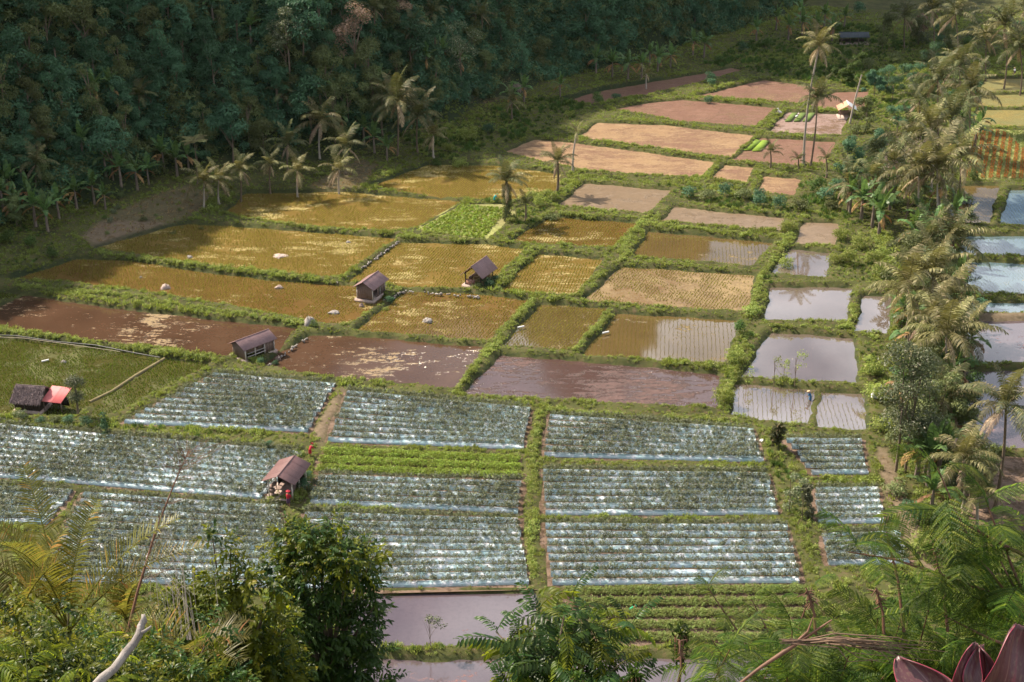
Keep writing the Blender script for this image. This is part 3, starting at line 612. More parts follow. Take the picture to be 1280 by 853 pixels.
# dry straw on the bare bits
n = 130000; P2 = np.stack([R.uniform(x0, x1, n), R.uniform(y0, y1, n)], 1); sd, _l = field_sd(P2); dm = np.zeros(n)
for pg in DIRT[:2] + DIRT[4:5]: dm = np.maximum(dm, 1 - sm(inpx(P2, pg), -1, 6))
k = (sd > 0.2) & ((R.random(n) < dm * 0.9) | (R.random(n) < 0.02)); P2 = P2[k]
zz = zat(P2[:, 0], P2[:, 1]); k = view_mask(P2[:, 0], P2[:, 1], zz); P2, zz = P2[k], zz[k]
scatter('dry_straw', np.stack([P2[:, 0], P2[:, 1], zz], 1), 'dry', R.uniform(0.6, 1.3, len(P2)), 'dry straw on the bare slope below the banana plants', 'straw', 0.4)
# tall grass regions
TALL = [[(-60, 330), (10, 288), (60, 300), (78, 330), (20, 345), (-60, 350)], [(560, 205), (470, 180), (560, 160), (660, 130), (740, 120), (720, 150), (690, 165), (640, 178)],
        [(880, 84), (940, 50), (1080, 30), (1200, 60), (1215, 100), (1140, 170), (1085, 150), (1080, 112), (1050, 108), (960, 94)], [(1040, 300), (1060, 283), (1110, 300), (1130, 350), (1085, 362), (1066, 350), (1038, 348)],
        [(955, 545), (985, 590), (1015, 600), (1010, 700), (1030, 730), (1004, 725), (985, 650), (960, 590)], [(900, 470), (935, 400), (975, 300), (990, 300), (950, 405), (915, 520), (897, 520)],
        [(1075, 430), (1110, 430), (1105, 560), (1088, 560)], [(600, 250), (645, 235), (700, 245), (660, 290)], [(820, 232), (960, 246), (1010, 270), (990, 275), (850, 250)],
        [(1000, 230), (1050, 215), (1080, 280), (1050, 282), (1000, 275)], [(750, 806), (1050, 808), (1050, 822), (750, 820)], [(440, 815), (680, 808), (690, 822), (440, 825)], [(60, 520), (400, 548), (395, 562), (60, 530)]]
n = 120000; P2 = np.stack([R.uniform(x0, x1, n), R.uniform(y0, y1, n)], 1); dm = np.zeros(n)
for pg in TALL: dm = np.maximum(dm, inpx(P2, pg) < 0)
k = (dm > 0) & (R.random(n) < 0.35); P2 = P2[k]; sd, _l = field_sd(P2); P2 = P2[sd > 0.3]
zz = zat(P2[:, 0], P2[:, 1]); s_ = R.uniform(0.4, 0.9, len(P2)) * (0.8 + 0.4 * wav(P2[:, 0], P2[:, 1], 0.2)) * np.where(P2[:, 1] < 230, 0.6, 1)
q2 = np.stack([R.uniform(60, 130, 40000), R.uniform(170, 260, 40000)], 1); k = inpx(q2, [(1038, 310), (1052, 284), (1110, 296), (1135, 350), (1088, 366), (1068, 352), (1040, 350)]) < 0; q2 = q2[k]; s2_, _l = field_sd(q2); q2 = q2[s2_ > .4]
scatter('lush_weeds', np.stack([q2[:, 0], q2[:, 1], zat(q2[:, 0], q2[:, 1])], 1), 'weed', R.uniform(1.0, 2.2, len(q2)), 'lush bright green weeds right of the mirror ponds', 'weeds', 0.3)
scatter('tall_grass', np.stack([P2[:, 0], P2[:, 1], zz], 1), 'tall', s_, 'tall reedy grass in thick patches along dykes and valley edge', 'tall grass', 0.2)
# bushier growth along the main dykes
bl_ = [[(572,492),(585,470),(606,446),(625,430)],[(625,430),(640,405),(672,372)],[(720,372),(745,350),(775,328),(790,316)],[(775,318),(800,282),(812,268)],[(640,300),(688,268)],[(908,520),(918,470),(935,410),(950,350),(985,300),(992,285)],[(663,740),(664,650),(668,560),(676,515)],
       [(283,268),(400,289),(500,298),(600,303)],[(120,318),(260,336),(420,354)],[(0,359),(150,370),(300,395),(390,408)],[(0,415),(150,435),(270,452)],[(700,268),(800,280),(900,292),(985,296)],[(425,412),(470,378)],[(620,365),(672,316)],[(715,440),(770,390)],[(960,410),(1070,412),(1064,360)],[(680,515),(800,520),(910,528)]]
PB = []
for ln in bl_:
    w_ = np.array([G(*p) for p in ln]); L_ = np.linalg.norm(np.diff(w_, axis=0), axis=1); c_l = np.concatenate([[0], np.cumsum(L_)]); m_ = int(c_l[-1] * 5.5); s_ = R.uniform(0, c_l[-1], m_)
    PB.append(np.stack([np.interp(s_, c_l, w_[:, 0]), np.interp(s_, c_l, w_[:, 1])], 1) + R.normal(0, 0.28, (m_, 2)))
PB = np.concatenate(PB); sdb, _l = field_sd(PB); PB = PB[(sdb > 0.0) & (wav(PB[:, 0], PB[:, 1], 0.35, 1.0) > -0.55)]
scatter('dyke_bushes', np.stack([PB[:, 0], PB[:, 1], zat(PB[:, 0], PB[:, 1])], 1), 'weed', R.uniform(0.55, 1.35, len(PB)), 'shaggy leafy bushes crowding the main dykes', 'bushes', 0.25)
# jungle undergrowth: over the slope in view, then sparser on the part only mirrored in the water
n = 420000; P2 = np.stack([R.uniform(-260, 260, n), R.uniform(110, 640, n)], 1); hd = hill_d(P2); zz = zat(P2[:, 0], P2[:, 1])
vm = view_mask(P2[:, 0], P2[:, 1], zz, 80); k = (hd > 1.5) & vm & (zz < 75) & (R.random(n) < 0.9)
P2, zz = P2[k], zz[k]
q2 = np.stack([R.uniform(-20, 125, 110000), R.uniform(270, 470, 110000)], 1); h2 = hill_d(q2); z2 = zat(q2[:, 0], q2[:, 1]); k = (h2 > 1.0) & (h2 < 30) & (z2 < 90) & view_mask(q2[:, 0], q2[:, 1], z2, 60)
P2 = np.concatenate([P2, q2[k]]); zz = np.concatenate([zz, z2[k]])
print('jungle clumps', len(P2))
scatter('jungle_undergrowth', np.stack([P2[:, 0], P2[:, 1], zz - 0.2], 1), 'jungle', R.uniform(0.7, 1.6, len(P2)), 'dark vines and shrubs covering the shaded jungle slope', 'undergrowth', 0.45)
n = 26000; P2 = np.stack([R.uniform(-420, 330, n), R.uniform(110, 760, n)], 1); hd = hill_d(P2); zz = zat(P2[:, 0], P2[:, 1])
k = (hd > 6) & ~view_mask(P2[:, 0], P2[:, 1], zz, 60) & (hd < 230); P2, zz = P2[k], zz[k]
scatter('upper_slope_jungle', np.stack([P2[:, 0], P2[:, 1], zz - 0.5], 1), 'jungle', R.uniform(2.2, 4.2, len(P2)), 'jungle canopy on the upper slope above the view', 'jungle', 0.3)

# ------------------------------------------------------------------ build fields
def quad_of(pg):     # picture quads are TL TR BR BL
    return [np.array(p) for p in pg]
def clip_inside(P2, pg, m): return poly_sd(P2, pg) < -m
for k_, lv, mt, crop, pgpx, lab in FIELDS:
    pg = POLY[k_]; z = FZ[lv]
    out = outset(POLYC[k_], 0.7); zi = z - 0.006 * (FIELDS.index((k_, lv, mt, crop, pgpx, lab)) % 9)
    V = [(x, y, zi) for x, y in out]
    nm = {'wet': 'paddy_field', 'dry': 'dry_field', 'veg': 'vegetable_field'}[lv]
    if crop is None and mt in ('water', 'pond', 'mirror'): nm = 'water'
    # fine enough sheet: one polygon
    fo = ob(nm, mesh(nm, V, [tuple(range(len(V)))] if poly_sd is None else [tuple(range(len(V)))], FM[mt]))
    tag(fo, lab, 'water' if nm == 'water' else 'field', kind='structure')
    if crop in ('rice', 'rice2', 'ricegreen'):
        e = pg[np.argmax(pg[:, 1])] * 0; a = math.radians(R.uniform(62, 78) if crop != 'rice2' else R.uniform(80, 92))
        u = np.array([math.cos(a), math.sin(a)]); w = np.array([-u[1], u[0]])
        lo, hi = pg.min(0), pg.max(0); L = np.linalg.norm(hi - lo) / 2 + 2; cc = (lo + hi) / 2
        su, sw = 0.36, (0.58 if crop == 'rice2' else 0.46)
        gu, gw = np.meshgrid(np.arange(-L, L, su), np.arange(-L, L, sw)); gu = gu.ravel(); gw = gw.ravel()
        curve = 0.25 * np.sin(gu * 0.14 + gw * 0.05)
        Q = cc + gu[:, None] * u + (gw + curve)[:, None] * w + R.normal(0, 0.045, (len(gu), 2))
        Q = Q[clip_inside(Q, pg, 0.15)]
        hole = wav(Q[:, 0], Q[:, 1], 0.33, pg[0, 0]) + 0.6 * wav(Q[:, 0], Q[:, 1], 0.9, pg[0, 1]) + R.normal(0, 0.25, len(Q)); Q = Q[hole < (0.55 if k_ == 'A28' else 0.85)]
        q2 = np.stack([Q[:, 0], Q[:, 1], np.full(len(Q), z)], 1)
        zs = view_mask(q2[:, 0], q2[:, 1], z, 20); q2 = q2[zs]
        scatter('rice_seedlings', q2, 'ricegreen' if crop == 'ricegreen' else 'rice', R.uniform(0.7, 1.15, len(q2)) * (1.15 if crop != 'rice2' else 0.42 if k_[0] == 'B' else 0.62), 'thin rows of rice seedlings in the ' + lab, 'rice')
    elif crop:
        pgw = pg; pg = POLYC[k_]
        if len(pg) == 4: TL, TR, BR, BL = pg
        else:      # five corners of the leafy plot
            TL, TR, BR, BL = pg[0], (pg[1] + pg[2]) / 2, pg[3], pg[4]
        Hh = (np.linalg.norm(TL - BL) * abs(nrm(TL - BL)[1]) + np.linalg.norm(TR - BR) * abs(nrm(TR - BR)[1])) / 2
        sp_ = {'mulch': 1.42, 'green': 1.75, 'olive': 1.9, 'cabbage': 0.8, 'flower': 1.4}[crop]
        if crop == 'flower':   # rows run away from the viewer
            TL, TR, BR, BL = BL + (0), TL, TR, BR; Hh = np.linalg.norm(TL - BL)
        nr = max(2, int(round(Hh / sp_))); pts = []; hs = []
        for i in range(nr):
            f = (i + 0.5) / nr; A = TL * (1 - f) + BL * f; B = TR * (1 - f) + BR * f
            d = nrm(B - A); A = A + d * (0.35 + R.uniform(0, 0.3)); B = B - d * (0.35 + R.uniform(0, 0.3)); w = np.array([-d[1], d[0]])
            L = np.linalg.norm(B - A)
            if crop == 'mulch':
                m = max(6, int(L / 1.0)); t = np.linspace(0, 1, m); bw, bh = 0.45, 0.36
                off = 0.05 * np.sin(t * 9 + i * 2) + R.normal(0, 0.015, m)
                prof = [(-bw, 0), (-bw * 0.82, bh * 0.75), (-bw * 0.4, bh), (bw * 0.4, bh), (bw * 0.82, bh * 0.75), (bw, 0)]
                V = []
                for s, h in prof:
                    c2 = A + (B - A) * t[:, None] + w * (s + off)[:, None]
                    V.append(np.stack([c2[:, 0], c2[:, 1], z + h + R.normal(0, 0.02, m) * (h > 0) - 0.01], 1))
                V = np.stack(V, 1).reshape(-1, 3); q = len(prof); F = [(a * q + b, a * q + b + 1, (a + 1) * q + b + 1, (a + 1) * q + b) for a in range(m - 1) for b in range(q - 1)]
                F += [tuple(range(q)), tuple((m - 1) * q + q - 1 - b for b in range(q))]
                ob('mulch_bed', mesh('mulch_bed', V, F, M['plastic'], smooth=False), fo)
                for s in (-0.12, 0.10, 0.34):
                    m = int(L / (0.52 if s < 0 else 0.36)); t = (np.arange(m) + 0.5) / m + R.normal(0, 0.004, m); c2 = A + (B - A) * t[:, None] + w * (s + R.normal(0, 0.05, m))[:, None]
                    kp = R.random(m) < (0.95 if s > 0 else 0.86) - 0.3 * (wav(c2[:, 0], c2[:, 1], 0.35, i) > 0.62)
                    pts.append(np.stack([c2[:, 0], c2[:, 1], np.full(m, z + bh - 0.03)], 1)[kp]); hs.append(((1.12 if k_ in ('A12', 'A13a', 'A13b', 'A16', 'A17') else 1.0) * R.uniform(0.6, 1.15, m) * (1 + 0.25 * wav(c2[:, 0], c2[:, 1], 0.15, 1.0)))[kp])
            else:
                st, rows = {'green': (0.3, (-0.45, 0, 0.45)), 'olive': (0.26, (-0.42, 0, 0.42)), 'cabbage': (0.5, (0,)), 'flower': (0.32, (-0.3, 0.1))}[crop]
                for s in rows:
                    m = int(L / st); t = (np.arange(m) + R.uniform(0, 0.6, m)) / m; c2 = A + (B - A) * t[:, None] + w * (s + R.normal(0, 0.06, m))[:, None]
                    pts.append(np.stack([c2[:, 0], c2[:, 1], np.full(m, z)], 1)); hs.append(R.uniform(0.8, 1.15, m) * (0.95 if s else 1.15))
        pts = np.concatenate(pts); hs = np.concatenate(hs)
        if crop == 'flower':
            fl = 1; al = wav(pts[:, 0], pts[:, 1], 0.1); left = pts[:, 0] < np.quantile(pts[:, 0], 0.55)
            scatter('marigold_flowers', pts[left] + np.array([0, 0, 0.2]), 'flower', hs[left] * 0.95, 'orange marigold flower rows in the right-hand plot', 'flowers')
            scatter('marigold_leaves', np.repeat(pts, 2, 0) + R.normal(0, 0.3, (len(pts) * 2, 3)) * np.array([1, 1, 0]), 'olive', np.repeat(hs, 2) * 0.62, 'green foliage of the marigold rows', 'crop')
        else:
            pr = {'mulch': 'crop', 'green': 'bright', 'olive': 'olive', 'cabbage': 'cabbage'}[crop]
            scatter('crop_plants', pts, pr, hs * (1.25 if crop == 'green' else 1.15 if crop == 'olive' else 1.48 if crop == 'mulch' else 1.5), 'crop plants filling the ' + lab, 'crop')

# ================================================================== PART 2: things
REG = []
LMK = [(250,225,'the sunlit left palms'),(60,260,'the left banana grove'),(190,215,'the orange-leaved banana plants'),(395,150,'the pale-tipped palm'),
       (500,140,'the big dark palm'),(360,40,'the olive-topped tree'),(440,40,'the pinkish rusty tree'),(565,60,'the mottled sunlit tree'),(636,240,'the ivy-wrapped palm'),(718,180,'the thin three-fronded palm'),
       (640,100,'the fallen branches'),(800,80,'the middle banana grove'),(1010,130,'the tall twin palms'),(1060,130,'the white-roofed shelter'),(1065,50,'the long dark-roofed shed'),
       (1130,150,'the bare pinkish tree'),(1245,60,'the far right palms'),(1240,190,'the marigold plot'),(1165,230,'the big pale palm of the strip'),(1100,280,'the dark gap in the palm strip'),
       (1140,360,'the sunlit palms of the strip'),(1130,480,'the big grey-leaved tree'),(1195,590,'the low palm by the mud field'),(1250,560,'the lone right-hand palm'),(1030,40,'the far banana grove'),
       (980,560,'the weedy dyke'),(98,490,'the red-roofed hut'),(318,430,'the open-fronted hut'),(465,360,'the plank hut'),(600,340,'the open shelter'),(362,595,'the brown-roofed hut'),(100,80,'the upper left corner'),(230,60,'the viny left slope'),(740,30,'the dark top-centre slope'),(880,30,'the valley-mouth slope'),(985,430,'the largest mirror pond')]
def place_phrase(px, py):
    b = min(LMK, key=lambda l: (l[0] - px) ** 2 + 1.6 * (l[1] - py) ** 2); dx, dy = px - b[0], py - b[1]
    if abs(dx) < 8 and abs(dy) < 8: return 'beside ' + b[2]
    if abs(dx) >= abs(dy): return ('right of ' if dx > 0 else 'left of ') + b[2]
    return ('in front of ' if dy > 0 else 'behind ') + b[2]
def reg(o, desc, cat, px, py, group=None):
    tag(o, None, cat, group); REG.append((o, desc + ' ' + place_phrase(px, py), px)); return o
def flush_labels():
    by = {}
    for o, l, px in REG: by.setdefault(l, []).append((px, o))
    ords = ['leftmost', 'second from left', 'third from left', 'fourth from left', 'fifth from left', 'sixth from left', 'seventh from left', 'eighth from left', 'ninth from left', 'tenth from left', 'eleventh', 'twelfth', 'thirteenth', 'fourteenth']
    for l, xs in by.items():
        xs.sort(key=lambda t: t[0]); n = len(xs)
        for i, (px, o) in enumerate(xs):
            o['label'] = l if n == 1 else ('rightmost ' if i == n - 1 else ords[min(i, 13)] + ' ') + l
def W3(px, py):
    h = hit(px, py); return h
def ground_at(px, py):
    g = G(px, py); z = float(zat(g[0], g[1])[0])
    if z > 0.5: h = hit(px, py); return Vector(h)
    return Vector((g[0], g[1], z))
def arc(e0, droop, L, n=9, side=0.0):
    t = np.linspace(0, 1, n); a = np.radians(e0 - droop * t ** 1.3); d = L / (n - 1)
    x = np.concatenate([[0], np.cumsum(np.cos(a[:-1]) * d)]); z = np.concatenate([[0], np.cumsum(np.sin(a[:-1]) * d)])
    return np.stack([x, side * t ** 2 * L, z], 1), a
# ---- palm fronds
def frond_mesh(nm, rng, e0, droop, L, mat, pairs=30, ll=1.15, hang=0.55, w=0.1, rw=0.05, segs=10, v0=0.0, v1=1.0, stem=0.12, vup=0.15):
    P, a = arc(e0, droop, L, segs, rng.uniform(-0.06, 0.06)); b = MB()
    V, F = tube(P, np.linspace(rw, rw * 0.25, segs), 4); b.add(V, F, 0.75)
    t = np.linspace(stem, 0.99, pairs); k = t * (segs - 1); i = np.clip(k.astype(int), 0, segs - 2); f = (k - i)[:, None]
    C = P[i] * (1 - f) + P[i + 1] * f; T = nrm(P[i + 1] - P[i]); S = np.array([0, 1.0, 0]); U = np.cross(T, np.broadcast_to(S, T.shape))
    U = np.where(U[:, 2:3] < 0, -U, U)
    tris = []
    for s in (-1, 1):
        ln = ll * (np.sin(np.pi * (t * 0.85 + 0.12)) ** 0.6) * rng.uniform(0.75, 1.1, pairs)
        h = hang * rng.uniform(0.6, 1.4, pairs)[:, None]
        D = nrm(S * s * 1.0 + T * 0.55 + U * vup - np.array([0, 0, 1.0]) * h * 0.6 + rng.normal(0, 0.08, (pairs, 3)))
        mid = C + D * ln[:, None] * 0.5; D2 = nrm(D - np.array([0, 0, 1.0]) * h * 1.3); tip = mid + D2 * ln[:, None] * 0.5
        wv = T * w * 0.5
        V = np.stack([C - wv * .6, C + wv * .6, mid - wv, mid + wv, tip], 1).reshape(-1, 3)
        ii = np.arange(pairs)[:, None] * 5
        F = np.concatenate([ii + np.array(q) for q in ((0, 1, 3), (0, 3, 2), (2, 3, 4))])
        tris.append((V, F, np.repeat(rng.uniform(v0, v1, pairs), 5)))
    Ft = [np.array(tris[0][1]), np.array(tris[1][1])]
    quad_V, quad_F = np.concatenate(b.V), np.concatenate(b.F)
    qt = np.concatenate([quad_F[:, [0, 1, 2]], quad_F[:, [0, 2, 3]]]); off = len(quad_V)
    Vv = np.concatenate([quad_V, tris[0][0], tris[1][0]]); Ff = np.concatenate([qt, Ft[0] + off, Ft[1] + off + len(tris[0][0])])
    return mesh(nm, Vv, Ff, mat, np.concatenate([np.full(off, 0.8), tris[0][2], tris[1][2]]))
rf = np.random.default_rng(21)
def frondset(mat, tip, ll=1.15, pairs=30):
    S = [(82, 45), (68, 75), (50, 95), (32, 95), (14, 85), (-8, 65)]
    return [frond_mesh('frond', rf, e, d, 5.0, M[mat], pairs, ll * rf.uniform(.9, 1.1), 0.35 + 0.12 * i, w=0.13, v1=tip) for i, (e, d) in enumerate(S)]
FR = {'pale': frondset('palm', 1.0), 'green': frondset('palmdark', 0.95), 'dead': [frond_mesh('dead_frond', rf, -35, 45, 4.2, M['palmdead'], 24, 0.9, 1.0, w=0.13) for _ in range(2)],
      'fan': frondset('palmdark', 0.8, 0.7, 26), 'big': frondset('palmdark', 1.0, 1.5, 32)}
def palm(px, pyb, pyc, style='pale', n=15, size=1.0, lean=None, desc=None, trunkr=0.16, dead=2, pxc=None, upright=False, ivy=False, mix=0.0):
    g = ground_at(px, pyb); pxc = px if pxc is None else pxc
    d = ray(pxc, pyc); t = g.y / d[1]; top = Vector((t * d[0], g.y, CAMZ + t * d[2])) - g
    H = max(top.z, 0.6); top = Vector((top.x, R.uniform(-.06, .06) * H, H))
    size = size * (1.38 if n > 4 else 1.1) * (1.0 if px > 1040 else .86 if (350 < px < 560) else .74); e = ob('palm_tree', None, None, g); rng = np.random.default_rng(int(px * 31 + pyb))
    s = np.linspace(0, 1, 9); path = np.stack([top.x * s ** 1.6, top.y * s ** 1.5, top.z * s], 1)
    path[:, 0] += 0.02 * H * np.sin(s * 3.1) * (1 if px % 2 else -1)
    rad = trunkr * (1.25 - 0.5 * s) * np.array([1.35] + [1] * 8); 
    V, F = tube(path, rad, 7); ob('trunk', mesh('trunk', V, F, M['barkpale'] if style != 'green' else M['bark'], smooth=True), e)
    if ivy:
        kx = rng.uniform(0.1, 0.95, 900); c = np.stack([np.interp(kx, s, path[:, q]) for q in range(3)], 1); a = rng.uniform(0, 6.28, 900)
        o3 = np.stack([np.cos(a), np.sin(a), 0 * a], 1); Vv, Ff = leaves(c + o3 * (0.35 + rng.uniform(0, .45, 900))[:, None], o3 * .6 + np.array([0, 0, -1.0]), o3, 0.35, 0.22)
        ob('ivy', mesh('ivy', Vv, Ff, M['jungle2'], np.repeat(rng.uniform(0, 1, 900), 4)), e)
    for i in range(n):
        f = i / n; q = 0 if f < .14 else 1 if f < .32 else 2 if f < .54 else 3 if f < .74 else 4 if f < .9 else 5
        if upright: q = min(q, 2) if i < n - 2 else 4
        me = FR[style][q]
        if rng.random() < mix: me = FR['pale'][q]
        o = ob('frond', me, e, (top.x, top.y, top.z), (0, R.normal(0, .08), i * 2.399 + R.normal(0, .2)), size * R.uniform(0.85, 1.1))
        o.scale[1] *= (1 if R.random() < .5 else -1)
    for i in range(dead):
        ob('dead_frond', FR['dead'][i % 2], e, (top.x, top.y, top.z - 0.1), (0, 0, R.uniform(0, 6.28)), size * R.uniform(.7, .95))
    desc = desc or ('tall' if H > 12 else 'low' if H < 5 else 'medium') + ' ' + {'pale': 'pale-fronded', 'green': 'dark green', 'fan': 'small feathery', 'big': 'broad dark'}[style] + ' palm'
    reg(e, desc, 'palm tree', px, (pyb + pyc) / 2, 'palms of the valley')
    return e
# ---- banana plants
def bleaf(nm, rng, e0, droop, L, w, mat, torn=0.25):
    segs = 11; P, a = arc(e0, droop, L, segs); V, F, v = [], [], []
    tv, tf = tube(P, np.linspace(.035, .01, segs), 4); V.append(tv); F.append(np.concatenate([tf[:, [0, 1, 2]], tf[:, [0, 2, 3]]])); v.append(np.full(len(tv), .9)); n0 = len(tv)
    wd = w * np.sin(np.pi * np.clip(np.linspace(0.0, 1, segs) * .9 + .08, 0, 1)) ** .7; wd[0] = 0.02; wd[1] *= .4; wd[-1] = 0.04
    for i in range(segs - 1):
        for s in (-1, 1):
            dz = -rng.uniform(0.05, 0.35) if rng.random() > torn else -rng.uniform(.5, .9)
            g = rng.uniform(0.0, 0.25) if rng.random() < .6 else 0
            p0, p1 = P[i], P[i + 1]; q = p0 * g * .4 + p1 * (1 - g * .4)
            o0 = np.array([0, s * wd[i], dz * wd[i]]); o1 = np.array([0, s * wd[i + 1], dz * wd[i + 1] - g * .3])
            V.append(np.array([p0, q, q + o1, p0 + o0])); F.append(np.array([(0, 1, 2), (0, 2, 3)]) + n0); v.append(np.full(4, rng.uniform(0, .8))); n0 += 4
    return mesh(nm, np.concatenate(V), np.concatenate(F), mat, np.concatenate(v))
BL = [bleaf('leaf', rf, e, d, 2.6, .36, M['banana']) for e, d in ((84, 20), (72, 55), (60, 85), (45, 100), (28, 95), (66, 70))]
BD = [bleaf('dry_leaf', rf, -10, 75, 1.9, .22, M['bananadry'], .8), bleaf('dry_leaf', rf, 20, 110, 2.1, .25, M['bananadry'], .8)]
BST = mesh('stem', *tube([(0, 0, -.2), (.02, 0, 1), (0, .03, 2), (0, 0, 2.6)], [.2, .17, .13, .08], 7), M['bananastem'], smooth=True)
def banana(px, py, size=1.0, n=8, dead=2, desc='banana plant'):
    size = size * 1.3; g = ground_at(px, py); e = ob('banana_plant', None, None, g, (0, 0, R.uniform(0, 6.28)))
    ob('stem', BST, e, None, None, size); a0 = R.uniform(0, 6)
    for i in range(n):
        ob('leaf', BL[min(5, int(i / n * 6))], e, (0, 0, 2.5 * size), (0, R.normal(0, .1), a0 + i * 2.3), size * R.uniform(.8, 1.15))
    for i in range(dead): ob('dry_leaf', BD[i % 2], e, (0, 0, 2.2 * size), (0, 0, R.uniform(0, 6)), size)
    reg(e, desc, 'banana plant', px, py - 15, 'banana plants at the valley edge'); return e
# ---- trees
def crown_mesh(nm, rng, blobs, n, leaf, mat, shell=.6, up=.6, asp=.5, flat=.8, six=False):
    bs = np.array(blobs, float); w = bs[:, 3] ** 2; pk = rng.choice(len(bs), n, p=w / w.sum()); b = bs[pk]
    d = nrm(rng.normal(0, 1, (n, 3))); fl = (d[:, 2] < 0) & (rng.random(n) < .6); d[fl, 2] *= -1
    P = b[:, :3] + d * (b[:, 3] * rng.uniform(shell, 1.08, n) ** 1)[:, None] * np.array([1, 1, flat])
    Nn = nrm(d * .7 + np.array([0, 0, up]) + rng.normal(0, .5, (n, 3))); T = np.cross(Nn, rng.normal(0, 1, (n, 3))) + d * .35 - np.array([0, 0, .35])
    L = leaf * rng.uniform(.6, 1.3, n); V, F = (leaves6 if six else leaves)(P, T, Nn, L, L * asp)
    return mesh(nm, V, F, mat, np.repeat(rng.uniform(0, 1, n), 8 if six else 4))
def trunk_mesh(nm, rng, H, r, limbs, mat, lean=0.05):
    b = MB(); s = np.linspace(0, 1, 6); pth = np.stack([lean * H * s ** 2, lean * .5 * H * np.sin(s * 3), H * s - .3], 1)
    b.add(*tube(pth, r * (1 - .6 * s), 6))
    for (x, y, z, _r) in limbs:
        s0 = rng.uniform(.4, .8); st = np.array([np.interp(s0, s, pth[:, q]) for q in range(3)]); en = np.array([x, y, z]); md = (st + en) / 2 + np.array([0, 0, .15 * H * .3])
        b.add(*tube([st, md, en], [r * .45, r * .3, r * .1], 5))
    return b.build(nm, M[mat], True)
JT = []
for q in range(9):
    H = rf.uniform(5.5, 8.5); bl = [(0, 0, H, H * .22)]
    for _ in range(9): an = rf.uniform(0, 6.28); rr = rf.uniform(.12, .42) * H; bl.append((math.cos(an) * rr, math.sin(an) * rr, rf.uniform(.3, .98) * H, rf.uniform(.1, .2) * H))
    mt = ['jungle', 'jungle', 'jungle2', 'jungle', 'jungle', 'jungle2', 'jungle', 'jungle2', 'jungle'][q]
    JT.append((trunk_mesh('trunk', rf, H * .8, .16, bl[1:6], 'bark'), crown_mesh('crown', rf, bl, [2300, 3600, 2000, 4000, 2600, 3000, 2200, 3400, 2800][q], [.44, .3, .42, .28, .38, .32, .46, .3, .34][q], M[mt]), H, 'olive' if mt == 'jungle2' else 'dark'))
for q in range(4):
    H = rf.uniform(6, 9.5); bl = []
    for k in range(14): z = rf.uniform(.05, 1.0); bl.append((rf.normal(0, .09) * H, rf.normal(0, .09) * H, z * H, (.07 + .1 * (1 - z)) * H))
    mt = ['jungle', 'jungle2', 'jungle', 'jungle2'][q]
    JT.append((trunk_mesh('trunk', rf, H * .8, .16, bl[1:6], 'bark'), crown_mesh('crown', rf, bl, 3400, .27, M[mt], .75, .2), H, 'viny'))
def jtree(px, py, s, desc=None, crown=None, trunk=None, pos=None, cat='jungle tree', group='trees on the jungle slope', q=None):
    q = int(R.integers(len(JT))) if q is None else q; tr, cw, H, cl = JT[q]; g = pos or ground_at(px, py)
    e = ob('jungle_tree', None, None, (g.x, g.y, g.z - .3), (0, 0, R.uniform(0, 6.28)), s)
    ob('trunk', trunk or tr, e); ob('crown', crown or cw, e)
    reg(e, desc or ('%s %s tree' % ('large' if s > 1.25 else 'small' if s < .85 else 'midsize', cl)), 'tree', px, py - 10, group); return e
SH = []
for q in range(7):
    mt = ['grass', 'tree', 'jungle', 'jungle2', 'tallgrass', 'jungle2', 'grass'][q]
    SH.append((clump(rf, 700, 1.2, 1.7, .2, M[mt], 'shrub', .6, blobs=8), ['bright green', 'grey green', 'dark green', 'olive', 'mid green', 'olive', 'yellow green'][q]))
def shrub(px, py, s=1.0, q=None, desc=None):
    q = int(R.integers(7)) if q is None else q; s = s * (1.3 if px > 560 else 1.0); g = ground_at(px, py); o = ob('shrub', SH[q][0], None, (g.x, g.y, g.z - .1), (0, 0, R.uniform(0, 6.28)), (s * R.uniform(.85, 1.15), s, s * R.uniform(.8, 1.2)))
    reg(o, desc or '%s %s shrub' % ('large' if s > 1.3 else 'small' if s < .8 else 'bushy', SH[q][1]), 'shrub', px, py, 'shrubs of the valley'); return o

# --- jungle slope: trees on a jittered picture grid, on the terrain they grow from
bx = np.array([p[0] for p in BASE_PX]); by_ = np.array([p[1] for p in BASE_PX])
row = 0
for py in np.arange(-10, 300, 27):
    row += 1
    for px in np.arange(-20 + (row % 2) * 20, 1010, 40):
        x, y = px + R.uniform(-13, 13), py + R.uniform(-9, 9); lim = np.interp(x, bx, by_)
        if y > lim - 8 or R.random() < .12: continue
        g = Vector(hit(x, y)); 
        if g.z < 1.0: continue
        jtree(x, y, R.uniform(.7, 1.35), pos=g)
rt = np.random.default_rng(3)
def special(px, pyb, H, mat, desc, nleaf=2600, leaf=.36, wide=.24, gap=.5, q=0):
    bl = [(0, 0, H, H * .12)]
    for k in range(13): an = rt.uniform(0, 6.28); rr = rt.uniform(.05, wide) * H; bl.append((math.cos(an) * rr, math.sin(an) * rr, rt.uniform(.38, .98) * H, rt.uniform(.07, .13) * H))
    g = Vector(hit(px, pyb)); return jtree(px, pyb - 20, 1.0, desc, crown_mesh('crown', rt, bl, nleaf, leaf, M[mat], gap), trunk_mesh('trunk', rt, H * .9, .22, bl[1:9], 'bark'), pos=g)
rs = np.random.default_rng(14)
for k in range(20):
    x = rs.uniform(0, 620); y = rs.uniform(20, np.interp(x, bx, by_) - 25); (banana(x, y, rs.uniform(.9, 1.25), 8, 1, 'slope-growing banana plant') if k % 3 else palm(x, y, y - rs.uniform(22, 34), 'green', 12, .8, desc='slope-growing palm', dead=1))
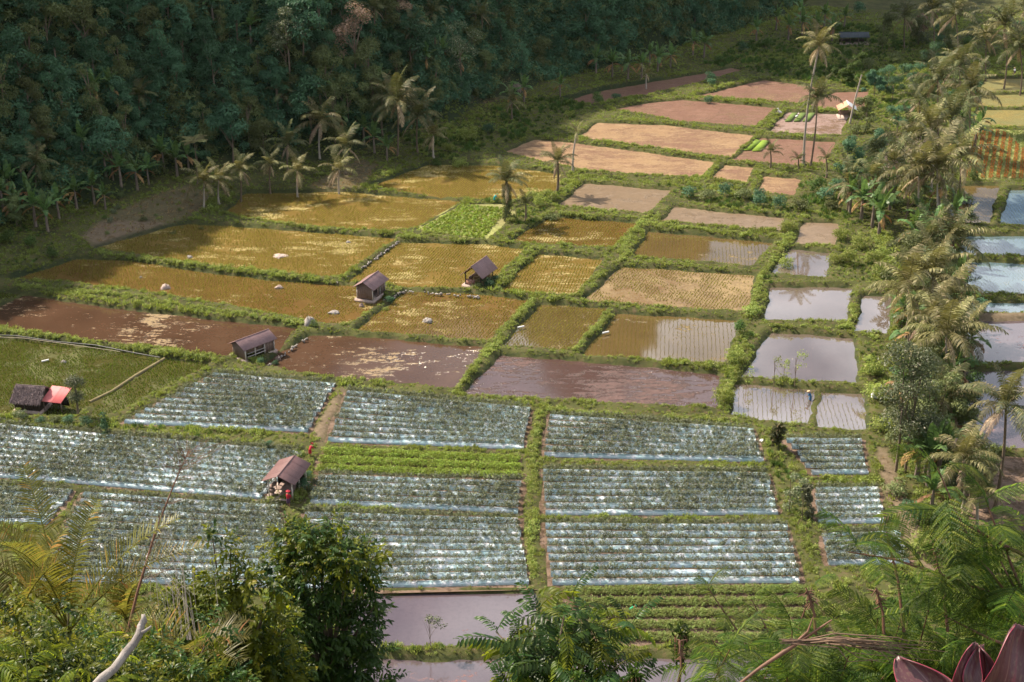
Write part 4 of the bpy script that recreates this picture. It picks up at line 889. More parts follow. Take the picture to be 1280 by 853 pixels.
special(362, 100, 13, 'tree', 'olive-topped tree catching the sun on the dark slope,')
special(446, 105, 15, 'rust', 'pinkish rusty-leaved tree catching the sun,')
special(575, 120, 15, 'tree', 'mottled tree with sunlit leaf tips at the gully mouth,')
special(500, 30, 8, 'rust', 'small rusty tree high on the slope,')
special(205, 25, 7, 'jungle2', 'yellow-green tree at the top edge of the picture,')

# --- bananas
for i, (x, y, s) in enumerate([(5,268,1.1),(22,280,1.1),(45,284,1.2),(60,290,1.1),(74,275,1),(96,262,1.05),(118,256,1),(132,262,.8),(152,236,1.1),(172,238,1.1),(186,232,.9),(205,215,1.1),(222,222,1.1),(236,214,.9),(38,262,1),(12,248,1),
        (120,135,1.1),(140,130,1.1),(468,192,1),(484,202,.9),(455,180,1),(700,122,.9),(655,128,1),(638,134,.9),(745,92,1.1),(765,98,1.1),(785,100,1.2),(802,98,1.1),(822,90,1.1),(838,86,1),(812,82,1),(866,70,1.1),(880,72,1.1),(945,52,1.1),
        (985,52,1.2),(1002,48,1.2),(1020,50,1.2),(1040,52,1.1),(1030,36,1.1),(1000,30,1.1),(970,38,1.1),(1055,36,1),
        (1062,268,1.2),(1076,276,1.3),(1090,284,1.3),(1098,296,1.35),(1112,262,1.2),(1085,250,1.2),(1140,318,1.3),(1152,330,1.3),(1168,322,1.3),(1182,330,1.2),(1150,300,1.2),(1192,205,1.2),(1205,192,1.2),(1218,184,1.2),(1200,170,1.1),(1225,166,1),
        (1146,596,1.2),(1160,606,1.3),(1172,596,1.2),(1180,480,1.2),(1196,468,1.2),(1210,455,1.1),(1128,410,1),(1075,232,1.1)]):
    banana(x, y, s, n=7 + i % 3, dead=2 + i % 2, desc=['fresh green banana plant', 'torn-leaved banana plant', 'brown-skirted banana plant'][i % 3])
# large round-leafed plant
g = ground_at(247, 232); e = ob('breadfruit_sapling', None, None, g)
ob('stem', mesh('stem', *tube([(0, 0, 0), (.2, 0, 4), (.1, 0, 8.2)], [.14, .1, .06], 6), M['bark'], smooth=True), e)
BIG = bleaf('leaf', rf, 28, 55, 2.9, .75, M['palm'], 0.0)
for i in range(9): ob('leaf', BIG, e, (.1, 0, 8.2), (0, R.normal(0, .12), i * .7 + R.normal(0, .1)), R.uniform(.85, 1.1))
tag(e, 'plant with a parasol of huge pale green leaves above the sunlit palms', 'tree')

# --- palms
palm(1004, 208, 58, 'pale', 17, 1.05, pxc=1024, desc='tallest of the twin palms with a pale curved trunk,', trunkr=.2, dead=4, mix=.2)
palm(1013, 210, 122, 'green', 18, 1.0, pxc=1021, desc='shorter dark-crowned twin palm', trunkr=.16, dead=2)
palm(1243, 636, 508, 'green', 17, .78, pxc=1257, desc='slender palm with a dark crown,', trunkr=.17, dead=3, mix=.45)
palm(716, 215, 166, 'pale', 4, .62, pxc=721, desc='thin palm with few stubby upright fronds,', trunkr=.17, dead=1, upright=True)
palm(697, 240, 202, 'green', 15, .8, desc='scraggly palm with bunched upright fronds,', trunkr=.22, upright=True, dead=3, mix=.3)
palm(633, 275, 228, 'green', 17, .95, desc='thick palm trunk wrapped in ivy,', trunkr=.32, dead=3, ivy=True, upright=True, mix=.4)
palm(657, 276, 256, 'green', 8, .55, dead=1, upright=True); palm(963, 210, 190, 'green', 9, .6, dead=0, upright=True); palm(998, 212, 200, 'green', 7, .5, dead=0, upright=True); palm(1033, 222, 200, 'green', 7, .6, dead=0, upright=True)
for a in [(255,262,226,'pale',13,.9),(274,258,226,'pale',12,.85),(301,250,212,'green',12,.8),(338,240,206,'green',12,.7),(372,244,214,'pale',11,.75),(400,200,152,'pale',14,1.05),(432,218,182,'green',12,.9),(424,240,212,'pale',8,.8),
          (497,196,128,'green',16,1.25),(522,192,146,'green',14,1.1),(542,198,170,'pale',9,.7),(360,215,180,'green',11,.8),(478,170,120,'green',12,1.0),(640,150,128,'green',9,.7),(808,110,92,'pale',7,.6),
          (1172,298,212,'pale',19,1.15),(1148,292,220,'pale',15,1.05),(1200,262,196,'green',14,1.0),(1163,242,160,'pale',15,1.0),(1190,240,148,'green',16,1.05),(1140,240,175,'green',13,.95),(1212,205,112,'green',16,1.05),(1172,190,100,'green',15,1.0),(1200,160,82,'green',15,1.0),(1150,180,128,'green',12,.9),
          (1255,110,32,'green',17,1.2),(1232,100,48,'green',14,1.1),(1275,118,60,'green',14,1.1),(1195,90,20,'green',15,1.1),(1165,75,12,'green',14,1.1),(1285,60,10,'green',13,1.0),(1130,60,22,'green',12,.9),
          (1136,440,362,'pale',16,1.0),(1166,436,346,'pale',17,1.05),(1186,420,370,'pale',14,.9),(1192,352,300,'green',14,1.0),(1182,500,418,'pale',15,.95),(1206,492,420,'green',13,.85),(1165,470,392,'pale',14,.9),(1203,640,572,'pale',15,.72),(1222,655,622,'pale',10,.6),
          (1092,262,222,'green',12,.95),(1118,252,205,'green',12,.95),(1060,262,228,'green',10,.8),(45,246,205,'green',11,.9),(1180,560,500,'green',10,.8),(1160,350,300,'green',12,.9)]:
    palm(*a, mix=.25 if a[3] == 'green' else 0, dead=3)
# dead pole
g = ground_at(1062, 156); V, F = tube([(0, 0, 0), (.6, 0, 5), (1.5, 0, hgt(1062, 156, 95))], [.26, .2, .14], 8); o = ob('palm_stump', mesh('palm_stump', V, F, M['barkpale'], smooth=True), None, g)
tag(o, 'tall bare crownless palm trunk standing beside the white-roofed shelter', 'dead palm')

# --- big grey-leaved tree and bare tree in the strip
def bigtree(px, py, H, mat, label, nleaf, leaf, wide, seed, cols=12, low=.3, trunks=2):
    r_ = np.random.default_rng(seed); g = ground_at(px, py); bl = []
    for k in range(cols): an = r_.uniform(0, 6.28); rr = r_.uniform(0, wide) * H; z = r_.uniform(low, .97); bl.append((math.cos(an) * rr * (1.15 - z * .5), math.sin(an) * rr * (1.15 - z * .5), z * H, r_.uniform(.08, .14) * H))
    e = ob('broadleaf_tree', None, None, g)
    for t in range(trunks):
        b = trunk_mesh('trunk', r_, H * .85, min(.24, H * .012), bl[t::trunks][:6], 'bark', .04 * (1 if t else -1)); ob('trunk', b, e, (t * 1.1 - .5, 0, 0))
    ob('crown', crown_mesh('crown', r_, bl, nleaf, leaf, M[mat], .5, .5), e); tag(e, label, 'tree'); return e
bigtree(1125, 590, 15.5, 'tree', 'big grey-leaved tree with two dark trunks in front of the palm strip', 7000, .32, .22, 4, 20, .28)
bigtree(1160, 575, 11, 'jungle2', 'dark olive tree behind the big grey-leaved tree', 5200, .32, .3, 8, 14, .15)
bigtree(1190, 560, 8, 'jungle2', 'squat dark tree between the big grey-leaved tree and the pink pond', 3600, .30, .35, 9, 12, .1)
bigtree(1165, 372, 8.5, 'tree', 'grey bushy tree below the banana clump of the palm strip', 4600, .26, .32, 10, 14, .2)
bigtree(1060, 232, 9, 'jungle', 'dense dark tree right of the tall twin palms', 4200, .33, .28, 12, 14, .2, 1)
bigtree(1095, 215, 8, 'jungle', 'dark tree in front of the bare pinkish tree', 3800, .33, .35, 14, 14, .1, 1)
bigtree(1085, 165, 8, 'jungle2', 'dark rounded tree right of the white-roofed shelter', 4000, .33, .38, 15, 14, .1, 1)
bigtree(1105, 62, 9, 'jungle2', 'tall olive tree right of the long dark-roofed shed', 3600, .38, .34, 16, 12, .2, 1)
bigtree(1150, 50, 9, 'rust', 'brownish tree at the top right', 3600, .38, .36, 17, 12, .2, 1)
bigtree(1060, 105, 7.5, 'tallgrass', 'bright bamboo-like thicket in front of the long dark-roofed shed', 5200, .42, .55, 18, 16, .05, 1)
bigtree(1095, 125, 6.5, 'jungle', 'dark thicket right of the bright bamboo-like thicket', 4000, .40, .5, 19, 12, .05, 1)
def bare(px, py, H, label, seed, mat='bareb', spread=.8):
    r_ = np.random.default_rng(seed); b = MB()
    def br(p, d, L, r, k):
        q = p + d * L; m = (p + q) / 2 + r_.normal(0, .05, 3) * L; b.add(*tube([p, m, q], [r, r * .8, r * .6], 4 if k < 3 else 3))
        if k < 5:
            for _ in range(3 if k < 3 else 2): br(q if r_.random() < .6 else m, nrm(d + r_.normal(0, spread * .55, 3) + np.array([0, 0, .1])), L * r_.uniform(.6, .82), r * .6, k + 1)
    for t in range(4): br(np.array([0, 0, 0.]), nrm(np.array([r_.normal(0, .35), r_.normal(0, .35), 1])), H * .3, .17, 0)
    g = ground_at(px, py); o = ob('bare_tree', b.build('bare_tree', M[mat]), None, g); tag(o, label, 'bare tree'); return o
bare(1135, 215, 11, 'bare pinkish tree with a fan of leafless branches in the palm strip', 5)
bare(1112, 235, 9, 'smaller leafless thicket in front of the bare pinkish tree', 6)
bare(650, 118, 3.5, 'tangle of fallen pinkish branches at the foot of the slope', 7, spread=1.5)
# two-tier tree at red hut
r_ = np.random.default_rng(2); g = ground_at(98, 520); e = ob('small_tree', None, None, g); hh = hgt(98, 520, 470)
ob('trunk', mesh('trunk', *tube([(0, 0, 0), (.1, 0, 2.6), (0, 0, hh * .9)], [.14, .11, .06], 6), M['bark']), e)
ob('crown', crown_mesh('crown', r_, [(0, 0, hh - 1, 1.15), (-.5, 0, hh - 1.2, .8), (.6, .2, hh - 1.2, .8), (.1, 0, hh - 3, 1.0), (-.2, .3, hh - 3.3, .8)], 2600, .2, M['tree'], .5), e); tag(e, 'small two-tiered tree standing right of the red roof', 'tree')
# weedy dyke saplings
bigtree(970, 560, 3.6, 'palmdark', 'spiky dark sapling on the dyke between the mulched plots', 700, .6, .25, 31, 7, .3, 1)
bigtree(992, 640, 5.0, 'tree', 'thin grey bush on the weedy dyke', 1500, .2, .25, 32, 9, .2, 1)
bigtree(1008, 650, 4.2, 'crop', 'feathery pale bush right of the thin grey bush', 1500, .25, .3, 33, 9, .1, 1)
bigtree(545, 812, 3.4, 'tree', 'little sapling on the bank between the lilac pond and the brown pond', 260, .2, .3, 34, 6, .6, 1)
for i, (x, y, h) in enumerate([(938,480,3.5),(972,480,4.5),(998,482,5),(985,470,3)]):
    bigtree(x, y, h, 'grass', ['slim see-through sapling at the left bank of the largest mirror pond', 'slim sapling left of centre on the near bank of the largest mirror pond', 'tallest slim sapling on the near bank of the largest mirror pond', 'shortest slim sapling behind the near bank of the largest mirror pond'][i], 150, .22, .2, 40 + i, 6, .3, 1)
bigtree(132, 545, 3.5, 'jungle', 'dark columnar bush right of the two-tiered tree', 900, .22, .14, 50, 8, .1, 1)
# shrubs
for x, y, s, q in [(40,310,1.5,4),(10,305,1.5,4),(65,325,1.2,4),(585,178,1.5,0),(560,190,1.3,6),(610,168,1.2,2),(545,205,1.2,4),(575,206,1.1,0),(675,258,1.1,0),(690,252,1.2,6),(665,250,1,0),(690,272,1,3),(712,148,.9,0),(746,128,1.3,4),
                   (770,124,1.1,2),(885,128,1.0,2),(889,108,1.1,2),(1000,262,1.3,3),(1030,250,1.3,2),(1040,262,1.2,3),(1020,240,1.3,4),(1045,238,1.4,2),(860,248,1.1,2),(885,250,1.2,3),(905,246,1.3,2),(930,250,1.2,3),(950,258,1.1,2),
                   (975,262,1.3,2),(985,290,1.1,0),(982,330,1,0),(940,395,1.1,0),(925,420,1,4),(918,455,1.1,0),(905,505,1.2,0),(1050,300,1.2,0),(1060,330,1.2,6),(1075,310,1.3,0),(1090,330,1.3,6),(1105,320,1.2,0),(1045,330,1.0,0),(1100,345,1.1,6),
                   (1098,500,1.4,0),(1090,470,1.2,6),(1105,540,1.3,0),(1215,480,1.2,4),(1212,500,1.3,2),(1205,530,1.3,4),(1220,390,1.1,2),(1205,375,1.2,4),(50,530,.8,2),(70,528,.8,3),(28,526,.8,1),(20,520,.7,6),(110,535,.9,2),(150,548,.7,0),(85,530,.9,2),
                   (375,568,.8,0),(355,562,.8,3),(335,560,.7,2),(378,612,.9,2),(384,600,.7,2),(388,626,.6,0),(612,358,.9,2),(618,352,.7,2),(488,376,.8,2),(482,384,.6,0),(343,452,.6,2),(325,456,.6,2),(392,410,.8,4),(598,360,.7,3),
                   (1120,620,1.2,3),(1140,650,1.3,2),(1165,650,1.4,3),(1185,670,1.4,4),(1200,690,1.3,0),(1150,690,1.2,0),(950,250,1,2),(640,278,.9,0),(1100,40,1.4,3),(1075,20,1.6,2),(1120,15,1.6,3),(1170,40,1.5,2),(1210,60,1.5,4),(1220,95,1.4,3),(1085,85,1.5,3),
                   (1130,95,1.4,2),(1160,120,1.4,3),(1185,130,1.3,4),(1120,80,1.4,5),(960,60,1.3,4),(930,66,1.2,2),(1025,75,1.1,3),(900,78,1.2,4),(1240,70,1.4,3),(1270,40,1.5,2),(1250,20,1.6,3),(1215,225,1.2,4),(1205,250,1.3,3),(1210,280,1.2,4),(1195,300,1.2,3)]:
    shrub(x, y, s, q)
for k in range(16): shrub(rs.uniform(115, 255), rs.uniform(245, 300), rs.uniform(.4, .8), int(rs.choice([1, 3, 4, 5])), 'scrubby low bush')
# small dark clipped bush on the reddish field
shrub(889, 104, 1.25, 2, 'dark upright clipped bush')

rb = np.random.default_rng(77)
M['bamboodark'] = plainmat('dry_brown_blades', (0.10, 0.06, 0.04), (0.26, 0.17, 0.11), 6, 0.7, 0.2)
M['bund'] = plainmat('grassy_mud', (0.13, 0.10, 0.05), (0.22, 0.19, 0.10), 4, 0.9, 0.6)
for k in range(80):
    yy = rb.uniform(225, 650) if k < 46 else rb.uniform(330, 520); xc = np.interp(yy, [60, 150, 240, 340, 400, 450, 560, 650], [1180, 1165, 1150, 1165, 1160, 1155, 1165, 1190]); xx = xc + rb.uniform(-38, 42)
    if yy < 330 and xx < 1110: continue
    if k % 3 == 0: banana(xx, yy, 1.1, 7, 3, 'crowded banana plant')
    elif k % 3 == 1: shrub(xx, yy, rb.uniform(1.2, 1.8), int(rb.integers(1, 6)))
    else: jtree(xx, yy, rb.uniform(.6, .95), ['scruffy brown tree', 'olive tree', 'dull tree'][k % 9 // 3], pos=ground_at(xx, yy), q=[2, 5, 7][k % 9 // 3], group='trees of the palm strip')
for k in range(30):
    yy = rb.uniform(40, 225); xc = np.interp(yy, [0, 60, 150, 240], [1150, 1185, 1165, 1140]); xx = xc + rb.uniform(-65, 50)
    (jtree(xx, yy, rb.uniform(.6, 1.1), 'brownish tree', pos=ground_at(xx, yy), q=[2, 5, 7, 1][k % 4], group='trees at the valley end') if k % 2 else shrub(xx, yy, rb.uniform(1.2, 1.9), int(rb.integers(1, 6))))
# --- rocks and heaps
def rock(px, py, w, h, mat, name, label, seed, cat):
    r_ = np.random.default_rng(seed); th = np.linspace(0, np.pi / 2, 7); V = []; F = []; m = 16
    for i, t in enumerate(th):
        for j in range(m):
            a = j / m * 6.283; rr = math.cos(t) * (1 + .18 * math.sin(a * 3 + seed) + r_.normal(0, .07)); jg = 1 + r_.normal(0, .13); V.append((math.cos(a) * rr * w * .45 * jg, math.sin(a) * rr * w * .42 * jg, -.1 + (math.sin(t) ** 1.2) * h * (1 + r_.normal(0, .16))))
    for i in range(6):
        for j in range(m): a, b = i * m + j, i * m + (j + 1) % m; F.append((a, b, b + m, a + m))
    zf = -.36; g = G(px, py, zf); o = ob(name, mesh(name, V, F, M[mat]), None, (g[0], g[1], zf)); tag(o, label, cat)
rock(350, 320, 2.6, .3, 'mound', 'mud_heap', 'flat pink mud heap in the wide golden paddy', 1, 'mud heap')
rock(207, 360, 1.6, .7, 'mound', 'mud_heap', 'pointed brown mud heap at the left of the long paddy', 2, 'mud heap')
rock(349, 360, 1.3, .5, 'mound', 'mud_heap', 'low mud heap in the middle of the long paddy', 3, 'mud heap')
rock(418, 391, 1.7, .4, 'stone', 'boulder', 'pale flat boulder at the right end of the long paddy', 4, 'boulder')
rock(535, 402, 1.7, .6, 'stone', 'boulder', 'white-topped boulder alone in the paddy below the plank hut', 5, 'boulder')
rock(237, 322, 1.0, .4, 'stone', 'boulder', 'small white stone in the wide golden paddy', 6, 'boulder')
rock(386, 409, 2.4, 1.5, 'stone', 'boulder', 'lilac-grey boulder on the dyke right of the open-fronted hut', 7, 'boulder')
rock(399, 414, .8, .6, 'stone', 'boulder', 'small pale stone beside the lilac-grey boulder', 8, 'boulder')
rock(176, 347, .6, .3, 'stone', 'boulder', 'tiny pale stone left in the long paddy', 9, 'boulder')
rock(435, 303, .9, .3, 'stone', 'boulder', 'small pale stone near the top right of the wide golden paddy', 14, 'boulder')
rock(205, 505, 1.2, .7, 'stone', 'boulder', 'round grey stone at the left edge of the mulched plot', 10, 'boulder')
rock(240, 506, 1.3, .8, 'mound', 'mud_heap', 'brown heap in the mulched plot right of the round stone', 11, 'mud heap')
rock(80, 453, .9, .35, 'stone', 'boulder', 'grey stone in the green rice paddy', 12, 'boulder')
rock(953, 553, 1.2, .5, 'white', 'sack', 'white sack lying on the dyke near the spiky sapling', 13, 'sack')
rock(1092, 502, 1.2, 1.6, 'white', 'sack', 'white sack against the big grey-leaved tree', 15, 'sack')
# retaining stones along two dykes
def stones(pts, n, seed, label):
    r_ = np.random.default_rng(seed); pts = np.array([G(*p) for p in pts]); b = MB(); L = np.linalg.norm(np.diff(pts, axis=0), axis=1); c = np.concatenate([[0], np.cumsum(L)])
    base = np.array([(-1, -1, -.6), (1, -1, -.6), (1, 1, -.6), (-1, 1, -.6), (-.6, -.7, .7), (.7, -.6, .6), (.6, .7, .7), (-.7, .6, .6)])
    Fq = np.array([(0, 3, 2, 1), (4, 5, 6, 7), (0, 1, 5, 4), (1, 2, 6, 5), (2, 3, 7, 6), (3, 0, 4, 7)])
    for i in range(n):
        s = r_.uniform(0, c[-1]); x, y = np.interp(s, c, pts[:, 0]), np.interp(s, c, pts[:, 1]); b.add(base * r_.uniform(.08, .2, 3) + r_.normal(0, .03, (8, 3)) + np.array([x + r_.normal(0, .1), y + r_.normal(0, .1), r_.uniform(-.25, .05)]), Fq)
    o = ob('dyke_stones', b.build('dyke_stones', M['stone'])); tag(o, label, 'stones', kind='stuff')
stones([(118,316),(160,319),(250,334),(330,343),(421,353)], 150, 1, 'pale retaining stones along the dyke under the wide golden paddy')
stones([(424,352),(455,333),(498,302)], 80, 2, 'pale stones on the steep dyke right of the wide golden paddy')
stones([(478,378),(505,364),(550,367),(605,371)], 60, 3, 'pale stones under the dyke between the plank hut and the open shelter')
stones([(330,460),(384,421)], 30, 4, 'stones on the dyke right of the open-fronted hut')

# --- huts
def hut(name, px, py, rz, L, Wd, eave, rise, roofmat, label, walls, posts, wallmat='wood', postmat='wood', sheets=5, over=.35, cat='hut', planks=.28, extra=None, thick=.05, sheetmats=None):
    g = G(px, py); z0 = max(float(zat(g[0], g[1])[0]), 0.02); e = ob(name, None, None, (g[0], g[1], z0), (0, 0, math.radians(rz)))
    # earth platform
    b = MB(); b.add(*box((0, 0, -.22), (L + .5, Wd + .5, .5))); ob('earth_floor', b.build('earth_floor', M['mound']), e)
    hw = Wd / 2 + over; sl = rise / (Wd / 2); n = 22
    for side in (-1, 1):
        for k in range(sheets):
            xa = -L / 2 - over + (L + 2 * over) * k / sheets - .04; xb = xa + (L + 2 * over) / sheets + .08; xs = np.linspace(xa, xb, n); lift = .012 * (k % 2)
            V = []
            for (yy, zz) in ((0, rise + lift), (side * hw, rise - hw * sl + lift)):
                cz = .022 * np.sin(xs * 2 * np.pi / .22)
                V.append(np.stack([xs, np.full(n, yy), eave + zz + cz + thick], 1))
                V.append(np.stack([xs, np.full(n, yy), eave + zz + cz], 1))
            V = np.concatenate(V); F = []
            for i in range(n - 1):
                F += [(i, i + 1, 2 * n + i + 1, 2 * n + i), (n + i, 3 * n + i, 3 * n + i + 1, n + i + 1), (2 * n + i, 2 * n + i + 1, 3 * n + i + 1, 3 * n + i)]
            F += [(0, 2 * n, 3 * n, n), (n - 1, 2 * n - 1, 4 * n - 1, 3 * n - 1)]
            mt = M[roofmat] if not sheetmats else M[sheetmats[(0 if side < 0 else 1)]]
            ob('roof_sheet', mesh('roof_sheet', V, F, mt), e, (0, 0, R.normal(0, .006)))
    b = MB(); b.add(*tube([(-L / 2 - over, 0, eave + rise + .07), (L / 2 + over, 0, eave + rise + .07)], [.075, .075], 6)); ob('ridge_cap', b.build('ridge_cap', M[roofmat if not sheetmats else sheetmats[0]]), e)
    for (x, y) in posts:
        b = MB(); h = eave + rise * (1 - abs(y) / (Wd / 2)) - .02; b.add(*box((x, y, h / 2), (.13, .13, h))); ob('post', b.build('post', M[postmat]), e)
    for s in (-1, 1): b = MB(); b.add(*box((0, s * (Wd / 2 - .1), eave - .09), (L, .1, .12))); ob('beam', b.build('beam', M['darkwood']), e)
    for (ax, pos, a, c, h) in walls:      # ax 'x': wall across at x=pos from y=a..c ; 'y': wall along at y=pos from x=a..c ; planks one by one
        m = max(2, int(abs(c - a) / planks)); w = (c - a) / m; wl_ = h if h else eave
        for k in range(m):
            u = a + w * (k + .5); hh = wl_ + R.normal(0, .03)
            if ax == 'x' and not h: hh = eave + rise * max(0, 1 - abs(u) / (Wd / 2)) - .08
            s_ = (.05 + .01 * (k % 2), abs(w) - .02, hh) if ax == 'x' else (abs(w) - .02, .05 + .01 * (k % 2), hh)
            c_ = (pos, u, hh / 2) if ax == 'x' else (u, pos, hh / 2); V, F = box((0, 0, 0), s_); ob('plank', mesh('plank', V, F, M[wallmat]), e, c_, (0, 0, R.normal(0, .01)))
    if extra: extra(e)
    tag(e, label, cat); return e
def h1x(e):
    b = MB(); b.add(*box((-.6, -1.55, .45), (3.0, .07, .1))); b.add(*box((-.6, -1.55, .9), (3.0, .07, .08))); ob('rail', b.build('rail', M['postpale']), e)
hut('open_fronted_hut', 317, 442, 47, 5.0, 3.0, 1.75, .75, 'roof', 'low gabled hut with an open shaded front and lilac-brown roof by the dark flooded field',
    [('x', -2.35, -1.4, 1.4, 0), ('x', 2.35, -1.4, 1.4, 0), ('y', 1.4, -2.3, 2.3, 0), ('y', -1.4, .9, 2.3, 0)], [(-2.4, -1.5), (-.8, -1.5), (.8, -1.5), (2.4, -1.5)], 'wood', 'postpale', 6, .3, extra=h1x)
hut('plank_hut', 464, 369, 68, 4.2, 2.7, 2.1, .8, 'roof', 'plank-walled gabled hut between the golden paddies',
    [('x', -2.0, -1.25, 1.25, 0), ('x', 2.0, -1.25, 1.25, 0), ('y', 1.25, -2.0, 2.0, 0), ('y', -1.25, .9, 2.0, 0), ('y', -1.25, -.5, .1, 0)], [(-2.0, -1.3), (0.4, -1.3), (2.0, -1.3), (-2, 1.3)], 'wood', 'postpale', 5, .45)
def h3x(e):
    r_ = np.random.default_rng(9); n = 900; P = np.stack([r_.uniform(-1.9, 1.9, n), r_.uniform(-2.0, .8, n), r_.uniform(0, 1.0, n) * r_.uniform(.4, 1, n)], 1)
    V, F = leaves(P, r_.normal(0, 1, (n, 3)) * np.array([1, 1, .5]), r_.normal(0, 1, (n, 3)), .7, .09); ob('brush_pile', mesh('brush_pile', V, F, M['dry'], np.repeat(r_.uniform(0, 1, n), 4)), e)
    b = MB(); b.add(*box((-1.9, .5, .45), (.18, 1.4, .9))); ob('brick_wall', b.build('brick_wall', M['brick']), e)
hut('open_shelter', 599, 352, 64, 4.4, 3.0, 1.9, 1.35, 'roof', 'open-sided shelter with a steep roof over piled brush among golden paddies', [('y', 1.3, -1.0, 2.0, .8)], [(-2.0, 1.3), (-2.0, -1.3), (2.0, -1.3), (2.0, 1.3)], 'wood', 'darkwood', 5, .4, 'shelter', extra=h3x)
def h4x(e):
    b = MB(); b.add(*box((-2.3, 1.75, 2.05), (.5, .6, .04))); ob('awning', b.build('awning', M['plastic']), e)
    b = MB()
    for k in range(5): b.add(*box((-1.6 + R.normal(0, .2), 1.1 + R.normal(0, .12), .2 + k * .28), (.6, .4, .26), R.normal(0, .3)))
    ob('sack_stack', b.build('sack_stack', M['wood']), e)
    b = MB(); b.add(*box((.2, 0, .55), (2.6, 2.0, .08))); b.add(*box((.2, -.9, .28), (2.4, .1, .5))); ob('platform', b.build('platform', M['wood']), e)
hut('brown_roofed_hut', 360, 613, 76, 4.2, 3.2, 2.35, .7, 'roof2', 'open hut with a smooth dark brown roof and pale corner post between mulched plots',
    [('x', 1.9, -1.3, 1.3, 0), ('y', 1.4, .6, 2.0, 0)], [(-2.0, 1.4), (-2.0, -1.4), (2.0, -1.4), (2.0, 1.4), (0, 1.4), (0, -1.4)], 'darkwood', 'postpale', 4, .35, extra=h4x)
def h5x(e):
    r_ = np.random.default_rng(9); n = 2600; u = r_.uniform(-2.0, 2.0, n); s = r_.uniform(0, 1, n); sd_ = np.where(r_.random(n) < .7, -1, 1)
    P = np.stack([u, sd_ * s * 2.0, 1.35 + 1.35 * (1 - s) + .08], 1); T = np.stack([r_.normal(0, .35, n), sd_ * 1.0, -.62 + r_.normal(0, .15, n)], 1)
    V, F = leaves(P, T, np.stack([r_.normal(0, .3, n), sd_ * .5, np.ones(n)], 1), .5, .1); ob('thatch', mesh('thatch', V, F, M['thatch'], np.repeat(r_.uniform(0, 1, n), 4)), e)
hut('thatched_hut', 42, 507, -9, 3.3, 3.3, 1.35, 1.35, 'thatch', 'small dark thatched hut at the edge of the green rice paddy', [('y', -1.5, -1.6, 1.6, 0), ('x', -1.6, -1.5, 1.5, 0), ('x', 1.6, -1.5, 1.5, 0)], [(-1.6, -1.55), (1.6, -1.55)], 'darkwood', 'darkwood', 3, .3, extra=h5x, thick=.12)
for i, (x, y, w) in enumerate([(348, 449, 'grey sack beside the open-fronted hut'), (452, 383, 'grey sack in front of the plank hut'), (345, 632, 'pale sack at the corner post of the brown-roofed hut'), (612, 366, 'grey sack beside the open shelter')]):
    rock(x, y, .8, .55, 'wood' if i != 2 else 'white', 'sack', w, 60 + i, 'sack')
# red lean-to
g = G(73, 509); e = ob('red_roofed_shed', None, None, (g[0], g[1], .02), (0, 0, math.radians(-14)))
for k in range(4):
    xs = np.linspace(-1.35 + k * .68, -.66 + k * .68, 14); cz = .02 * np.sin(xs * 28); V = np.concatenate([np.stack([xs, np.full(14, yy), zz + cz + t_], 1) for yy, zz in ((1.35, 2.15), (-1.45, 1.3)) for t_ in (.04, 0)])
    F = [(i, i + 1, 28 + i + 1, 28 + i) for i in range(13)] + [(14 + i, 42 + i, 43 + i, 15 + i) for i in range(13)] + [(28 + i, 29 + i, 43 + i, 42 + i) for i in range(13)] + [(0, 28, 42, 14), (13, 27, 55, 41)]
    ob('roof_sheet', mesh('roof_sheet', V, F, M['redroof2' if k < 2 else 'redroof']), e, (0, 0, .012 * (k % 2)))
for x in (-1.2, 1.2):
    for y, h in ((-1.2, 1.35), (1.2, 2.08)): b = MB(); b.add(*box((x, y, h / 2), (.1, .1, h))); ob('post', b.build('post', M['wood']), e)
for k in range(8): V, F = box((0, 0, 0), (.3, .05, 1.2)); ob('plank', mesh('plank', V, F, M['darkwood']), e, (-1.1 + k * .31, .6, .6))
tag(e, 'lean-to shed with a bright pink-red sheet roof beside the thatched hut', 'shed')
hut('white_roofed_shelter', 1058, 146, 84, 3.2, 3.4, 2.0, 1.0, 'white', 'tiny shelter with one orange and one white roof slope by the bare palm trunk', [('x', 1.4, -1.4, 1.4, 1.0)], [(-1.5, -1.5), (-1.5, 1.5), (1.5, -1.5), (1.5, 1.5)], 'wood', 'wood', 3, .4, 'shelter', sheetmats=('white', 'orange'))
hut('long_dark_shed', 1066, 54, 2, 7.2, 3.0, 1.9, .9, 'darkroof', 'long open shed with a dark blue-grey roof at the far valley end', [('y', 1.3, -3.4, 3.4, .9)], [(-3.3, -1.3), (-1.1, -1.3), (1.1, -1.3), (3.3, -1.3)], 'darkwood', 'wood', 6, .3, 'shed')

